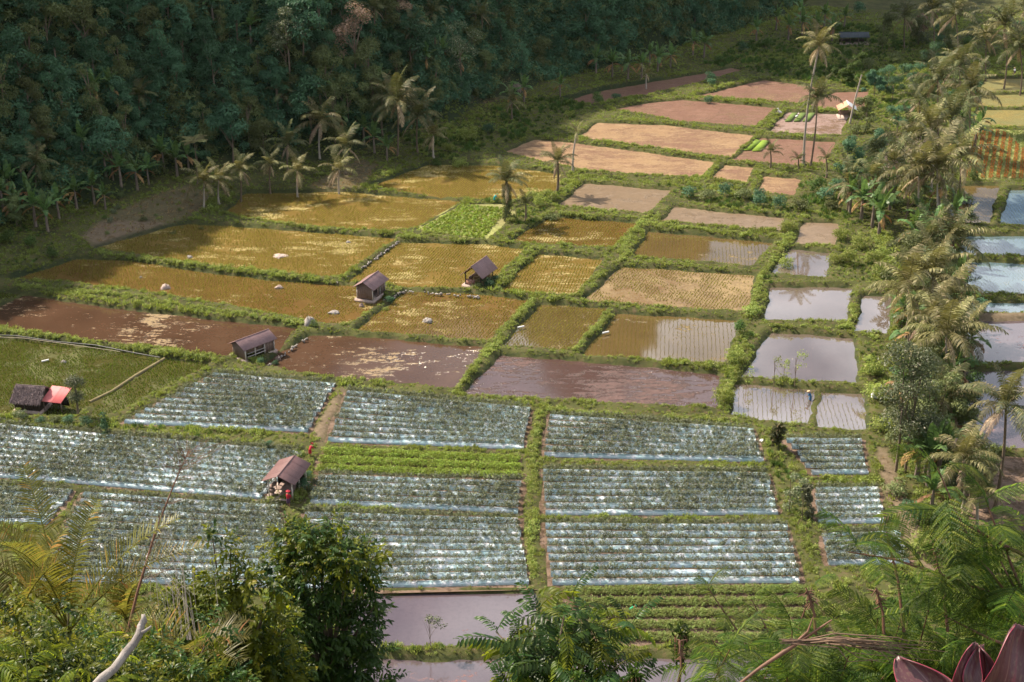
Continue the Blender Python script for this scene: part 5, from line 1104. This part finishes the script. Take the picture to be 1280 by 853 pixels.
# --- pipes, planks, seedbeds, frames
def pole(pts, r, mat, name, label, cat, z=.22):
    P = [(*G(x, y, z), z + R.normal(0, .02)) for x, y in pts]; V, F = tube(P, r, 6); o = ob(name, mesh(name, V, F, M[mat]), None); tag(o, label, cat)
pole([(-30,418),(20,420),(70,427),(120,432),(165,441),(200,447)], .075, 'pipe', 'irrigation_pipe', 'black irrigation pipe along the top dyke of the green rice paddy', 'pipe')
pole([(-30,420.5),(30,423),(90,431),(150,440)], .03, 'bamboo', 'bamboo_pole', 'pale bamboo pole lying beside the black irrigation pipe', 'pole', .15)
pole([(206,449),(170,470),(140,490),(112,503)], .26, 'bund', 'mud_ridge', 'pale ridge splitting the green rice paddy', 'ridge', -.36)
pole([(52,452),(61,450)], .12, 'white', 'plank', 'white plank lying in the green rice paddy', 'plank', -.18)
for i, (x, y) in enumerate([(634,350),(650,411),(756,418),(746,352)]):
    pole([(x - 3, y - 1), (x + 5, y - 3)], .13, 'white', 'outlet_pipe', ['white outlet pipe draining into the small golden paddy', 'white outlet pipe draining into the small dark olive paddy', 'white outlet pipe draining into the sky-mirroring olive paddy', 'white outlet pipe draining into the clay-coloured paddy'][i], 'pipe', -.05)
def seedbed(pgpx, label):
    V = [(*G(x, y, .0), .0) for x, y in pgpx]; V += [(a, b, -.2) for a, b, _c in V]; V = [(a, b, c) for a, b, c in V]; F = [(0, 1, 2, 3), (0, 4, 5, 1), (1, 5, 6, 2), (2, 6, 7, 3), (3, 7, 4, 0)]
    o = ob('seedbed', mesh('seedbed', V, F, M['seedbed'])); tag(o, label, 'seedbed')
M['seedbed'] = plainmat('lime_seedbed', (0.13, 0.21, 0.02), (0.2, 0.29, 0.03), 1.5, 0.9, 0.8)
M['seedbed2'] = plainmat('green_seedbed', (0.09, 0.14, 0.03), (0.14, 0.2, 0.045), 1.5, 0.9, 0.8)
seedbed([(944,174),(952,176),(938,187),(929,187)], 'left lime green seedbed by the tall twin palms')
seedbed([(953,175),(962,176),(951,188),(940,188)], 'right lime green seedbed by the tall twin palms')
M['seedbed'] = M['seedbed2']
for i in range(3): seedbed([(990 + i * 11, 141), (997 + i * 11, 141), (989 + i * 11, 151), (981 + i * 11, 151)], ['leftmost of the three mossy seedbeds above the lilac field', 'middle of the three mossy seedbeds above the lilac field', 'rightmost of the three mossy seedbeds above the lilac field'][i])

# --- people
def person(px, py, rz, top, low, hat, label, bend=0.0, z=None, h=1.62):
    g = ground_at(px, py); z = g.z if z is None else z; e = ob('person', None, None, (g.x, g.y, z), (0, 0, rz)); s = h / 1.7
    b = math.radians(bend); hip = np.array([0, 0, .9]); up = np.array([math.sin(b), 0, math.cos(b)])
    ch = hip + up * .45; nk = ch + up * .12; hd = nk + up * .16 + np.array([.03 * math.sin(b), 0, 0])
    pts = [hip, hip + up * .22, ch, nk, hd, hd + up * .1]; ed = [(0, 1), (1, 2), (2, 3), (3, 4), (4, 5)]; rr = [.13, .12, .14, .055, .1, .07]
    for sg in (-1, 1):
        i = len(pts); pts += [hip + np.array([0, sg * .1, -.08]), np.array([.05 * sg, sg * .12, .48]), np.array([-.02 + .08 * sg, sg * .13, .07]), np.array([.14 + .08 * sg, sg * .14, .03])]; ed += [(0, i), (i, i + 1), (i + 1, i + 2), (i + 2, i + 3)]; rr += [.1, .06, .045, .035]
        i = len(pts); fw = .35 + bend / 80; pts += [ch + np.array([0, sg * .2, 0]), ch + np.array([.1 * fw, sg * .25, -.28]), ch + np.array([.5 * fw, sg * .2, -.5]), ch + np.array([.6 * fw, sg * .19, -.6])]; ed += [(2, i), (i, i + 1), (i + 1, i + 2), (i + 2, i + 3)]; rr += [.055, .045, .035, .03]
    me = bpy.data.meshes.new('body'); me.from_pydata([tuple(p * s) for p in pts], ed, []); me.materials.append(M['skin']); o = ob('body', me, e)
    sk = o.modifiers.new('skin', 'SKIN'); o.modifiers.new('sub', 'SUBSURF').levels = 1
    for i, v in enumerate(me.skin_vertices[0].data): v.radius = (rr[i] * s, rr[i] * s); v.use_root = (i == 0)
    V, F = tube([(hip - up * .06) * s, (hip + up * .2) * s, ch * s, (ch + up * .07) * s], [.17 * s, .165 * s, .19 * s, .09 * s], 10); ob('shirt', mesh('shirt', V, F, M[top], smooth=True), e)
    b_ = MB()
    for sg in (-1, 1):
        A = (ch + np.array([0, sg * .17, .02])) * s; B = (ch + np.array([.12 * (.35 + bend / 80), sg * .25, -.28])) * s; b_.add(*tube([A, B], [.08 * s, .065 * s], 8))
    ob('sleeves', b_.build('sleeves', M[top], True), e)
    V, F = tube([(hip + np.array([0, 0, .05])) * s, np.array([0, 0, .7]) * s, np.array([0, 0, .42]) * s], [.17 * s, .2 * s, .19 * s], 10); ob('trousers', mesh('trousers', V, F, M[low], smooth=True), e)
    V, F = tube([(hd - up * .0) * s + up * .05, (hd + up * .1) * s + up * .03, (hd + up * .17) * s + up * .03], [.24 * s, .13 * s, .03 * s], 12); ob('hat', mesh('hat', V, F, M[hat], smooth=True), e)
    tag(e, label, 'person'); return e
person(1013, 497, 2.6, 'bluecloth', 'bluecloth', 'straw', 'person in blue working on the dyke between two seedling paddies', 25)
person(618, 253, .4, 'cyan', 'cyan', 'jungle' if False else 'greenplastic', 'person in bright cyan by the ivy-wrapped palm', 45)
person(361, 634, 1.2, 'redcloth', 'darkcloth', 'redcloth', 'person in red standing in front of the brown-roofed hut', 5, h=1.9)
person(388, 571, 1.2, 'redcloth', 'redcloth', 'redcloth', 'person in red bending on the path behind the brown-roofed hut', 50)
person(1268, 94, 1.8, 'white', 'darkcloth', 'straw', 'person in white at the far right field edge', 20)
person(788, 763, .2, 'greenplastic', 'greenplastic', 'greenplastic', 'person in bright green crouching among the olive crop rows', 60, h=1.2)
def egret(px, py, label, s=1.0):
    g = ground_at(px, py); e = ob('egret', None, None, g, (0, 0, R.uniform(0, 6)), s); b = MB()
    V, F = tube([(-.45, 0, .55), (-.2, 0, .62), (.1, 0, .72), (.25, 0, .85), (.2, 0, 1.05), (.3, 0, 1.2), (.4, 0, 1.19), (.55, 0, 1.15)], [.02, .14, .16, .08, .045, .06, .04, .005], 8); ob('body', mesh('body', V, F, M['white'], smooth=True), e)
    for sg in (-.06, .06): ob('leg', mesh('leg', *tube([(0, sg, .6), (.03, sg, .3), (0, sg, 0)], [.02, .015, .015], 5), M['pipe']), e)
    tag(e, label, 'bird')
egret(974, 147, 'white bird standing on the dyke left of the mossy seedbeds', 1.7); egret(996, 148, 'white bird on the mossy seedbeds', 1.5)

# ================================================================== near plants on the viewer's hillside
def sprig_crown(nm, rng, blobs, n, leaf, mat, shell=.6, asp=.45, per=9, tw=.38):
    bs = np.array(blobs, float); w = bs[:, 3] ** 2; pk = rng.choice(len(bs), n, p=w / w.sum()); b = bs[pk]
    d = nrm(rng.normal(0, 1, (n, 3)) + np.array([0, 0, .25])); P = b[:, :3] + d * (b[:, 3] * rng.uniform(shell, 1.0, n))[:, None]
    D = nrm(d + np.array([0, 0, .35]) + rng.normal(0, .45, (n, 3))); S = nrm(np.cross(D, rng.normal(0, 1, (n, 3)) + np.array([0, 0, 1.5])))
    Ps, Ts, Ns, Ls, vs = [], [], [], [], []; v0 = rng.uniform(0, .8, n); tl = tw * rng.uniform(.6, 1.3, n)
    for j in range(per):
        t = (j + .5) / per; sg = 1 if j % 2 else -1; p = P + D * (tl * t)[:, None] - np.array([0, 0, .35]) * (tl * t * t)[:, None]
        ax = D * (.5 + .6 * t) + S * sg * (1.1 - .8 * t) - np.array([0, 0, .45]) + rng.normal(0, .18, (n, 3)); Ps.append(p); Ts.append(ax); Ns.append(np.array([0, 0, 1.0]) + D * .3 + rng.normal(0, .3, (n, 3))); Ls.append(leaf * rng.uniform(.7, 1.2, n) * (1 - .3 * t)); vs.append(np.clip(v0 + .3 * t * rng.random(n), 0, 1))
    L = np.concatenate(Ls); V, F = leaves6(np.concatenate(Ps), np.concatenate(Ts), np.concatenate(Ns), L, L * asp, .15, .3)
    return mesh(nm, V, F, mat, np.repeat(np.concatenate(vs), 8))
def near_tree(name, label, cx, cy, Z, blobs_px, leafsets, trunkpx, seed, limbr=.05, cat='tree', trunkmat='bark'):
    """blobs given in picture px around the crown centre at depth Z (dx, dy, depth offset m, radius px)"""
    r_ = np.random.default_rng(seed); c = at(cx, cy, Z); gz = float(zat(c.x, c.y)[0]); e = ob(name, None, None, (c.x, c.y, gz)); k = Z / FPX
    bl = [(dx * k, dz, -dy * k * 1.08 + c.z - gz, rp * k) for dx, dy, dz, rp in blobs_px]
    b = MB(); base = np.array([trunkpx * k, 0, -.5]); mid = np.array([0, 0, (c.z - gz) * .6]); b.add(*tube([base, (base + mid) / 2 + np.array([.1, 0, 0]), mid], [limbr * 1.6, limbr * 1.3, limbr], 7))
    for x, y, z, r in bl: p = np.array([x, y, z]); b.add(*tube([mid, (mid + p) / 2 + np.array([0, 0, .1]), p], [limbr * .6, limbr * .4, limbr * .15], 5))
    ob('trunk', b.build('trunk', M[trunkmat], True), e)
    for nm, mat, n, leaf, sel, asp, sh in leafsets:
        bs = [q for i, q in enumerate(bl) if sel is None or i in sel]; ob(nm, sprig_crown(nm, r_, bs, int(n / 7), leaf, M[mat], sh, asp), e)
    tag(e, label, cat); return e
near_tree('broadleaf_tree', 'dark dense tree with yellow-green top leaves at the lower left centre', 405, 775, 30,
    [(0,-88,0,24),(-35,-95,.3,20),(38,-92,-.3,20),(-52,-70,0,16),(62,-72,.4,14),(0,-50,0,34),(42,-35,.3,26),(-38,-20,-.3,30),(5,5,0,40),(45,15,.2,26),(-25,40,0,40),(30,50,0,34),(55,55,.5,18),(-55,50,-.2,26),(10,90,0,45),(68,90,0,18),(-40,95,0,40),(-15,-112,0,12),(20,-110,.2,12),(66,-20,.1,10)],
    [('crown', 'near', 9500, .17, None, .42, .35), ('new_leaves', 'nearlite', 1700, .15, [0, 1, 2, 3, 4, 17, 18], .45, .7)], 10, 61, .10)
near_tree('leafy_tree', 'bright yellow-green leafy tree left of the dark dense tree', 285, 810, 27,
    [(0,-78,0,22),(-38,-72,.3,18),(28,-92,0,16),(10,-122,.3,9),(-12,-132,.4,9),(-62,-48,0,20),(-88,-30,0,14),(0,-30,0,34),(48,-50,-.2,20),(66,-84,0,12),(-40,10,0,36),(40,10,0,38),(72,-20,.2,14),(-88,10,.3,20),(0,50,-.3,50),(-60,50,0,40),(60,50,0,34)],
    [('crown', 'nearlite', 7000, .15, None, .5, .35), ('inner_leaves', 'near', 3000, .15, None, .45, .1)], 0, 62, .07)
near_tree('undergrowth_shrub', 'low broad-leaved shrub filling the bottom left corner', 60, 880, 17,
    [(-60,-40,0,34),(0,-60,.2,30),(50,-50,-.2,30),(90,-20,0,34),(-20,0,0,50),(40,10,-.2,50),(110,10,0,34),(20,-88,.6,12),(-50,-85,.6,16)],
    [('crown', 'nearlite', 3200, .10, None, .5, .4), ('inner_leaves', 'near', 2600, .10, None, .5, .1)], 0, 63, .03, 'shrub')
near_tree('undergrowth_shrub', 'shrub with mixed leaves below the weathered bare branch', 195, 890, 19,
    [(-50,-50,0,30),(0,-62,.2,26),(50,-50,-.2,28),(85,-30,0,30),(-10,-20,0,50),(40,0,-.2,45),(-80,-60,.4,16),(70,-84,.5,14)],
    [('crown', 'nearlite', 2600, .11, None, .45, .4), ('inner_leaves', 'near', 2400, .11, None, .45, .1)], 0, 64, .03, 'shrub')
near_tree('hillside_bush', 'dull bush behind the left palm fronds', 100, 800, 34, [(-100,-8,0,26),(-50,-15,0,30),(0,-5,0,28),(50,-12,0,28),(95,0,0,26),(-80,30,0,50),(0,40,0,50),(70,40,0,50),(-130,10,0,40),(120,30,0,40)],
    [('crown', 'nearlite', 4200, .15, None, .45, .4), ('inner_leaves', 'near', 3600, .15, None, .45, .1)], 0, 65, .04, 'bush')
# left palm fronds
def near_palm(px, py, Z, n, L, label, seed, elev, mat='frondnear', ll=.44, az=None, pairs=58, w=.022, name='young_palm'):
    r_ = np.random.default_rng(seed); c = at(px, py, Z); gz = float(zat(c.x, c.y)[0]); e = ob(name, None, None, (c.x, c.y, gz))
    ob('stem', mesh('stem', *tube([(0, 0, -.3), (0, 0, c.z - gz)], [.07, .05], 7), M['stem'], smooth=True), e)
    for i in range(n):
        a, el = (az[i], elev[i]) if az else (i * 2.4, elev[i % len(elev)])
        me = frond_mesh('frond', r_, el, 45, L * r_.uniform(.8, 1.1), M[mat], pairs, ll, .18, w=w, rw=.018, segs=9, vup=.5, stem=.15); ob('frond', me, e, (0, 0, c.z - gz), (0, 0, a))
    tag(e, label, 'palm'); return e
near_palm(86, 790, 21, 8, 2.5, 'young palm with upright orange-tinged fronds at the left edge', 71, [84, 80, 70, 66, 60, 75, 50, 78], az=[3.3, 1.2, 2.8, 3.6, .3, 2.2, .1, 4.6])
near_palm(20, 800, 20, 5, 1.6, 'small yellowish palm at the far left edge', 72, [75, 60, 50, 70, 40])
near_palm(158, 775, 24, 7, .95, 'little fan-like palm tuft behind the bare branch', 73, [85, 70, 60, 78, 66, 50, 74], ll=.35, pairs=26)
near_palm(235, 815, 20, 6, 1.1, 'pale drooping young palm behind the shrub with mixed leaves', 75, [35, 25, 50, 15, 40, 30], ll=.45, pairs=30)
# weathered branch
P = [at(110, 870, 12), at(128, 848, 12.05), at(143, 836, 12.1), at(156, 817, 12.1), at(168, 804, 12.2), at(174, 793, 12.2), at(176, 782, 12.3), at(180, 775, 12.3), at(179, 768, 12.3)]
V, F = tube(P, [.044, .042, .037, .040, .033, .036, .027, .029, .019], 11); rr_ = np.random.default_rng(1); V = V + rr_.normal(0, .0035, V.shape) + .004 * np.sin(np.arange(len(V)) * 1.9)[:, None]; nb = len(V); F = [tuple(f) for f in F] + [tuple(range(nb - 11, nb))]
V2, F2 = tube([P[5], P[5].lerp(at(187, 786, 12.2), .6), at(189, 783, 12.25)], [.02, .015, .009], 7); F += [tuple(i + nb for i in f) for f in F2] + [tuple(range(nb + len(V2) - 7, nb + len(V2)))]; V = np.concatenate([V, V2])
o = ob('dead_branch', mesh('dead_branch', V, F, M['deadwood'], smooth=True)); tag(o, 'broken weathered pale branch poking up at the lower left', 'branch')
# thin shoot with hairs and arching stems
b = MB(); P = [at(160, 790, 23), at(172, 740, 23), at(196, 660, 23.2), at(222, 595, 23.4), at(238, 560, 23.5)]; b.add(*tube(P, [.03, .025, .018, .012, .004], 5)); r_ = np.random.default_rng(4)
PA = np.array([tuple(p) for p in P])
for i in range(90):
    t = r_.uniform(1.0, 3.9); k = int(t); p = PA[k] * (1 - t + k) + PA[k + 1] * (t - k); d = np.array([r_.normal(0, 1), r_.normal(0, .6), r_.uniform(.2, 1)]); b.add(*tube([p, p + d * .25, p + d * .4 + np.array([0, 0, .08])], [.0045, .003, .002], 3))
o = ob('bare_shoot', b.build('bare_shoot', M['stemred'])); tag(o, 'thin dark leaning shoot with wispy twigs in front of the shaded mulched plot', 'shoot')
b = MB()
for i in range(26):
    x0 = 240 + r_.normal(0, 18); x1 = 200 + r_.normal(0, 30); h_ = r_.uniform(60, 150); Zq = r_.uniform(22, 25)
    b.add(*tube([at(x0, 800, Zq), at(x0 - 8, 800 - h_ * .6, Zq), at((x0 + x1) / 2 - 8, 800 - h_, Zq), at(x1, 800 - h_ - 6, Zq)], [.005, .004, .003, .002], 3))
o = ob('arching_grass', b.build('arching_grass', M['barkpale'])); tag(o, 'fine pale arching grass stems beside the leaning shoot', 'grass stems')

# pinnate leaves
def pinnate(nm, rng, L, pairs, ll, w, mat, droop=60, e0=25):
    P, a = arc(e0, droop, L, 9); tv, tf = tube(P, np.linspace(.006, .002, 9) * L * 2, 4); t = np.linspace(.2, 1, pairs); k = t * 8; i = np.clip(k.astype(int), 0, 7); f = (k - i)[:, None]
    C = P[i] * (1 - f) + P[i + 1] * f; T = nrm(P[i + 1] - P[i]); Vs, Fs, v = [tv], [np.concatenate([tf[:, [0, 1, 2]], tf[:, [0, 2, 3]]])], [np.full(len(tv), .5)]; n0 = len(tv)
    for s in (-1, 1):
        D = T * .6 + np.array([0, s * 1.0, 0]) - np.array([0, 0, .35]) + rng.normal(0, .08, (pairs, 3)); lv = ll * (.65 + .35 * np.sin(np.pi * t)) * rng.uniform(.85, 1.1, pairs)
        V, F = leaves6(C, D, np.array([0, 0, 1.0]) + rng.normal(0, .2, (pairs, 3)) + T * 0, lv, w, .15, .25); Vs.append(V); Fs.append(F + n0); n0 += len(V); v.append(np.repeat(rng.uniform(0, .8, pairs), 8))
    return mesh(nm, np.concatenate(Vs), np.concatenate(Fs), mat, np.concatenate(v))
PN = [pinnate('leaf', rf, .62, 11, .15, .042, M['near' if q < 3 else 'nearlite'], 40 + 15 * q, 30 - 5 * q) for q in range(5)]
def bipin(nm, rng, L, pairs, pl, mat, e0=20, droop=55):
    P, a = arc(e0, droop, L, 8); tv, tf = tube(P, np.linspace(.004, .0015, 8), 3); t = np.linspace(.18, 1, pairs); k = t * 7; i = np.clip(k.astype(int), 0, 6); f = (k - i)[:, None]
    C = P[i] * (1 - f) + P[i + 1] * f; T = nrm(P[i + 1] - P[i]); Vs, Fs, v = [tv], [np.concatenate([tf[:, [0, 1, 2]], tf[:, [0, 2, 3]]])], [np.full(len(tv), .5)]; n0 = len(tv); m = 13
    for s in (-1, 1):
        D = nrm(T * .55 + np.array([0, s, 0]) - np.array([0, 0, .25]) + rng.normal(0, .05, (pairs, 3))); ln = pl * (.45 + .55 * np.sin(np.pi * (t * .8 + .15)))
        u = np.linspace(.08, 1, m); c = (C[:, None] + D[:, None] * (ln[:, None, None] * u[None, :, None]) - np.array([0, 0, 1.0]) * (ln[:, None, None] * .25 * u[None, :, None] ** 2)).reshape(-1, 3)
        DD = np.repeat(D, m, 0); up_ = np.broadcast_to(np.array([0, 0, 1.0]), DD.shape); Sx = nrm(np.cross(DD, up_)); sz = np.tile(.0145 * (1 - .5 * u ** 3), pairs)
        for q in (-1, 1):
            V, F = leaves(c, Sx * q + DD * .45, up_ + rng.normal(0, .15, DD.shape), sz, .0125, .1); Vs.append(V); Fs.append(F + n0); n0 += len(V); v.append(np.repeat(np.repeat(rng.uniform(0, 1, pairs), m), 4))
    return mesh(nm, np.concatenate(Vs), np.concatenate(Fs), mat, np.concatenate(v))
BP = [bipin('leaf', rf, .44, 13, .15, M['feather'], 30 - 8 * q, 45 + 12 * q) for q in range(4)]
def sprays(name, label, leafset, stems, Z, per, size, seed, stemmat='stem', r=.012, cat='shrub', anchor=None, spread=1.0):
    """stems: list of picture polylines (px,py[,dz]); leaves attached along them, big compound leaves each an object"""
    r_ = np.random.default_rng(seed); a0 = at(*stems[0][0][:2], Z); gz = float(zat(a0.x, a0.y)[0]); root = Vector((a0.x, a0.y, gz)); e = ob(name, None, None, root); b = MB()
    for st in stems:
        P = np.array([tuple(at(q[0], q[1], Z + (q[2] if len(q) > 2 else 0)) - root) for q in st]); n = len(P)
        b.add(*tube(P, np.linspace(r, r * .35, n), 5)); L = np.concatenate([[0], np.cumsum(np.linalg.norm(np.diff(P, axis=0), axis=1))])
        m = max(3, int(per * L[-1]))
        for i in range(m):
            s = L[-1] * (1 - (i / m) * .9); p = np.array([np.interp(s, L, P[:, q]) for q in range(3)]); o = ob('leaf', leafset[int(r_.integers(len(leafset)))], e, tuple(p), (r_.normal(0, .2), r_.normal(0, .3) - (.5 if i < 2 else 0), i * 2.4 + r_.normal(0, .3)), size * r_.uniform(.75, 1.15) * (.8 if i < 2 else 1))
    ob('stems', b.build('stems', M[stemmat], True), e); tag(e, label, cat); return e
r_ = np.random.default_rng(8)
sprays('pinnate_tree', 'glossy compound-leaved small tree in front of the lilac pond', PN, [[(705,900),(700,840),(690,780),(672,765,.2)],[(705,900),(710,830),(722,760),(715,745)],[(705,900),(735,840),(755,790),(790,780,.2)],[(705,900),(670,850),(640,810,-.2),(620,790)],[(705,900),(740,860),(775,830,-.3)],[(705,900),(700,860),(690,820,-.5)],[(715,900),(760,880),(790,860,-.2)],[(700,900),(650,880),(630,860,-.2)],[(705,880),(725,810,.3),(745,770,.5)],[(705,880),(700,800,-.4),(705,770,-.5)],[(705,880),(665,820,.4),(660,790,.6)]],
    16, 14, 1.0, 91, 'bark', .02, 'tree')
sprays('compound_leaf_plant', 'compound-leaved plant in the very bottom left corner', [PN[3], PN[4]], [[(20,900),(35,850),(30,800)],[(60,900),(90,850),(110,815)],[(20,900),(0,850),(-10,810)],[(110,900),(130,860),(140,830)]], 13, 12, .8, 95, 'stem', .012)
fst = []
for i in range(34):
    x = r_.uniform(890, 1280); ytop = {0: 835, 1: 806, 2: 775, 3: 745}[min(3, int((x - 880) / 100))] + r_.uniform(-25, 80); fst.append([(x + r_.uniform(-60, 60), 900, r_.uniform(-.5, 1)), (x + r_.uniform(-25, 25), (900 + ytop) / 2), (x, ytop, r_.uniform(-.6, .6))])
sprays('feathery_shrub', 'feathery fern-leaved shrub filling the bottom right', BP, fst, 9.5, 13, .86, 92, 'stemred', .01)
sprays('feathery_shrub', 'taller feathery branch rising at the right edge', BP, [[(1290,780),(1225,700),(1195,640),(1172,585)],[(1300,800),(1270,720),(1245,660),(1232,625)],[(1290,760),(1180,720),(1120,700),(1060,690)],[(1300,720),(1290,680),(1285,650)],[(1290,790),(1230,760),(1200,730)],[(1300,760),(1270,740),(1250,700)],[(1290,700),(1215,660),(1200,655)],[(1300,820),(1240,800),(1180,770)]], 8.5, 12, .92, 93, 'stemred', .012)
sprays('feathery_shrub', 'thin feathery shoot leaning over the olive crop rows', BP, [[(960,860),(930,800),(905,765),(885,735)],[(960,860),(910,830),(890,800)],[(1010,860),(960,790),(940,750)],[(985,860),(1000,780),(1015,735)]], 10.5, 9, .7, 94, 'stemred', .01)
# dark shoots with narrow tips
b = MB()
for (x0, y0, x1, y1) in [(1020,800,1008,735),(1185,790,1165,675),(1130,790,1108,665),(845,870,850,800),(1105,800,1095,735)]:
    P = [at(x0, y0, 9.3), at((x0 + x1) / 2 + 4, (y0 + y1) / 2, 9.3), at(x1, y1, 9.3)]; b.add(*tube(P, [.012, .01, .004], 5))
    for k in range(26): t = r_.uniform(.3, 1); p = np.array(P[1].lerp(P[2], t)); b.add(*tube([p, p + np.array([r_.normal(0, .025), r_.normal(0, .02), -r_.uniform(.0, .05)])], [.006, .003], 3))
o = ob('seed_stalks', b.build('seed_stalks', M['stemred'])); tag(o, 'dark reddish seed stalks standing among the feathery shrub', 'stalks')
# dried arching blades
g = at(905, 870, 8); e = ob('dry_palm_frond', None, None, g); b = MB()
for i in range(26):
    a = r_.uniform(0, 1); xa, ya = 985 + r_.uniform(-15, 60), 806 - r_.uniform(0, 8); P = [at(xa, ya, 8), at(1045 + r_.normal(0, 14), 797 + a * 7 + r_.normal(0, 2), 8 + r_.normal(0, .06)), at(1090 + r_.uniform(-30, 40), 801 + a * 20 + r_.normal(0, 4), 8), at(1125 + r_.uniform(-35, 65), 814 + a * 28 - r_.random() * 18, 8)]
    b.add(*tube([tuple(p - g) for p in P], [.003, .005, .0035, .001], 4))
ob('blades', b.build('blades', M['bamboodark']), e)
b = MB(); b.add(*tube([tuple(at(x, y, 8) - g) for x, y in ((905, 870), (950, 835), (985, 812), (1040, 775))], [.008, .01, .014, .004], 6)); b.add(*tube([tuple(at(x, y, 8) - g) for x, y in ((985, 812), (1010, 790), (1016, 772))], [.01, .008, .003], 5)); ob('rachis', b.build('rachis', M['stemred'], True), e)
tag(e, 'dried brown broken frond lying across the feathery shrub', 'dry frond')
# cordyline
mc, nt, o_ = nodemat('purple_cordyline_leaf'); at_ = N(nt, 'ShaderNodeAttribute', attribute_name='v'); tcn = N(nt, 'ShaderNodeTexCoord')
c_ = mixc(nt, ramp(nt, at_.outputs['Fac'], 0.0, .75), (0.12, 0.045, 0.052), (0.07, 0.028, 0.036)); c_ = mixc(nt, ramp(nt, at_.outputs['Fac'], .85, 1.0), c_, (0.38, 0.03, 0.08))
c_ = mixc(nt, ramp(nt, at_.outputs['Fac'], 0.02, .0, 0, .8), c_, (0.30, 0.17, 0.15)); st = noise(nt, tcn.outputs['Object'], 20, 5, .6, (7, 7, .5)); c_ = mixc(nt, ramp(nt, st, .5, .75, 0, .6), c_, (0.24, 0.17, 0.11))
p_ = N(nt, 'ShaderNodeBsdfPrincipled'); p_.inputs['Roughness'].default_value = .38; nt.links.new(c_, p_.inputs['Base Color']); tr = N(nt, 'ShaderNodeBsdfTranslucent'); tr.inputs[0].default_value = (.35, .05, .09, 1)
mx = N(nt, 'ShaderNodeMixShader'); mx.inputs[0].default_value = .2; nt.links.new(p_.outputs[0], mx.inputs[1]); nt.links.new(tr.outputs[0], mx.inputs[2]); nt.links.new(mx.outputs[0], o_.inputs[0])
def cleaf(L, w, cup, bend):
    n, m = 22, 13; V, v = [], []
    for i in range(n):
        t = i / (n - 1); wd = w * (math.sin(math.pi * min(1, t * .93 + .06)) ** .5)
        for j in range(m):
            s = j / (m - 1) * 2 - 1; V.append((s * wd, -abs(s) ** 1.5 * wd * cup + .004 * math.sin(s * 14) + .01 * math.sin(t * 9 + s * 2), t * L)); V[-1] = (V[-1][0] + bend * t * t * L, V[-1][1] + .15 * L * t * t, V[-1][2]); v.append(1.0 if abs(s) > .9 else abs(s) * .6)
    F = [(i * m + j, i * m + j + 1, (i + 1) * m + j + 1, (i + 1) * m + j) for i in range(n - 1) for j in range(m - 1)]
    me = mesh('leaf', V, F, mc, v, True); return me
g = at(1238, 905, 4.2); e = ob('cordyline', None, None, g)
ob('stem', mesh('stem', *tube([(0, 0, -.6), (0, 0, .03)], [.015, .012], 8), M['stemred'], smooth=True), e)
for (L, w, cup, bend, loc, rot) in [(.31, .085, .3, .15, (.0, 0, 0), (0, .10, .25)), (.24, .07, .5, 0, (-.03, .04, .0), (.1, -.12, -.3)), (.25, .028, 1.6, .0, (-.02, -.03, .0), (.0, -.36, -1.0)), (.30, .08, .4, -.3, (-.03, .0, -.05), (0, -.72, -.5)), (.25, .05, .5, .3, (.03, 0, -.05), (0, .8, .5)), (.26, .075, .4, -.2, (-.08, .0, -.08), (0, -1.1, -.2))]:
    o = ob('leaf', cleaf(L, w, cup, bend), e, loc, rot); so = o.modifiers.new('thick', 'SOLIDIFY'); so.thickness = .0015
tag(e, 'purple broad-leaved plant with pink edges in the bottom right corner', 'plant')
# near amaranth-like flower stalks at the water edge of the view
for i, (x, y) in enumerate([(848, 860), (720, 880), (792, 870)]):
    g = at(x, y, 14); e = ob('flower_stalk', None, None, g); b = MB(); hh = [.75, .35, .3][i]; b.add(*tube([(0, 0, -.5), (.02, 0, hh * .6), (0, 0, hh)], [.012, .009, .004], 5)); ob('stem', b.build('stem', M['stem']), e)
    nn = 160; P = np.stack([r_.normal(0, .03, nn), r_.normal(0, .03, nn), r_.uniform(hh * .35, hh, nn)], 1); V, F = leaves(P, r_.normal(0, 1, (nn, 3)), r_.normal(0, 1, (nn, 3)), .08, .03); ob('leaves', mesh('leaves', V, F, M['near'], np.repeat(r_.uniform(0, 1, nn), 4)), e)
    b = MB()
    for k in range(9): a = k * .7; p = np.array([math.cos(a) * .06, math.sin(a) * .06, hh * .8]); b.add(*tube([p * .5 + np.array([0, 0, hh * .45]), p, p + np.array([0, 0, -.22])], [.006, .008, .004], 4))
    ob('tassels', b.build('tassels', M['stemred']), e)
    tag(e, ['tall stalk with drooping reddish tassels over the brown pond', 'short reddish-tasselled stalk below the glossy compound-leaved tree', 'reddish-tasselled stalk right of the glossy compound-leaved tree'][i], 'flower stalk')
flush_labels()
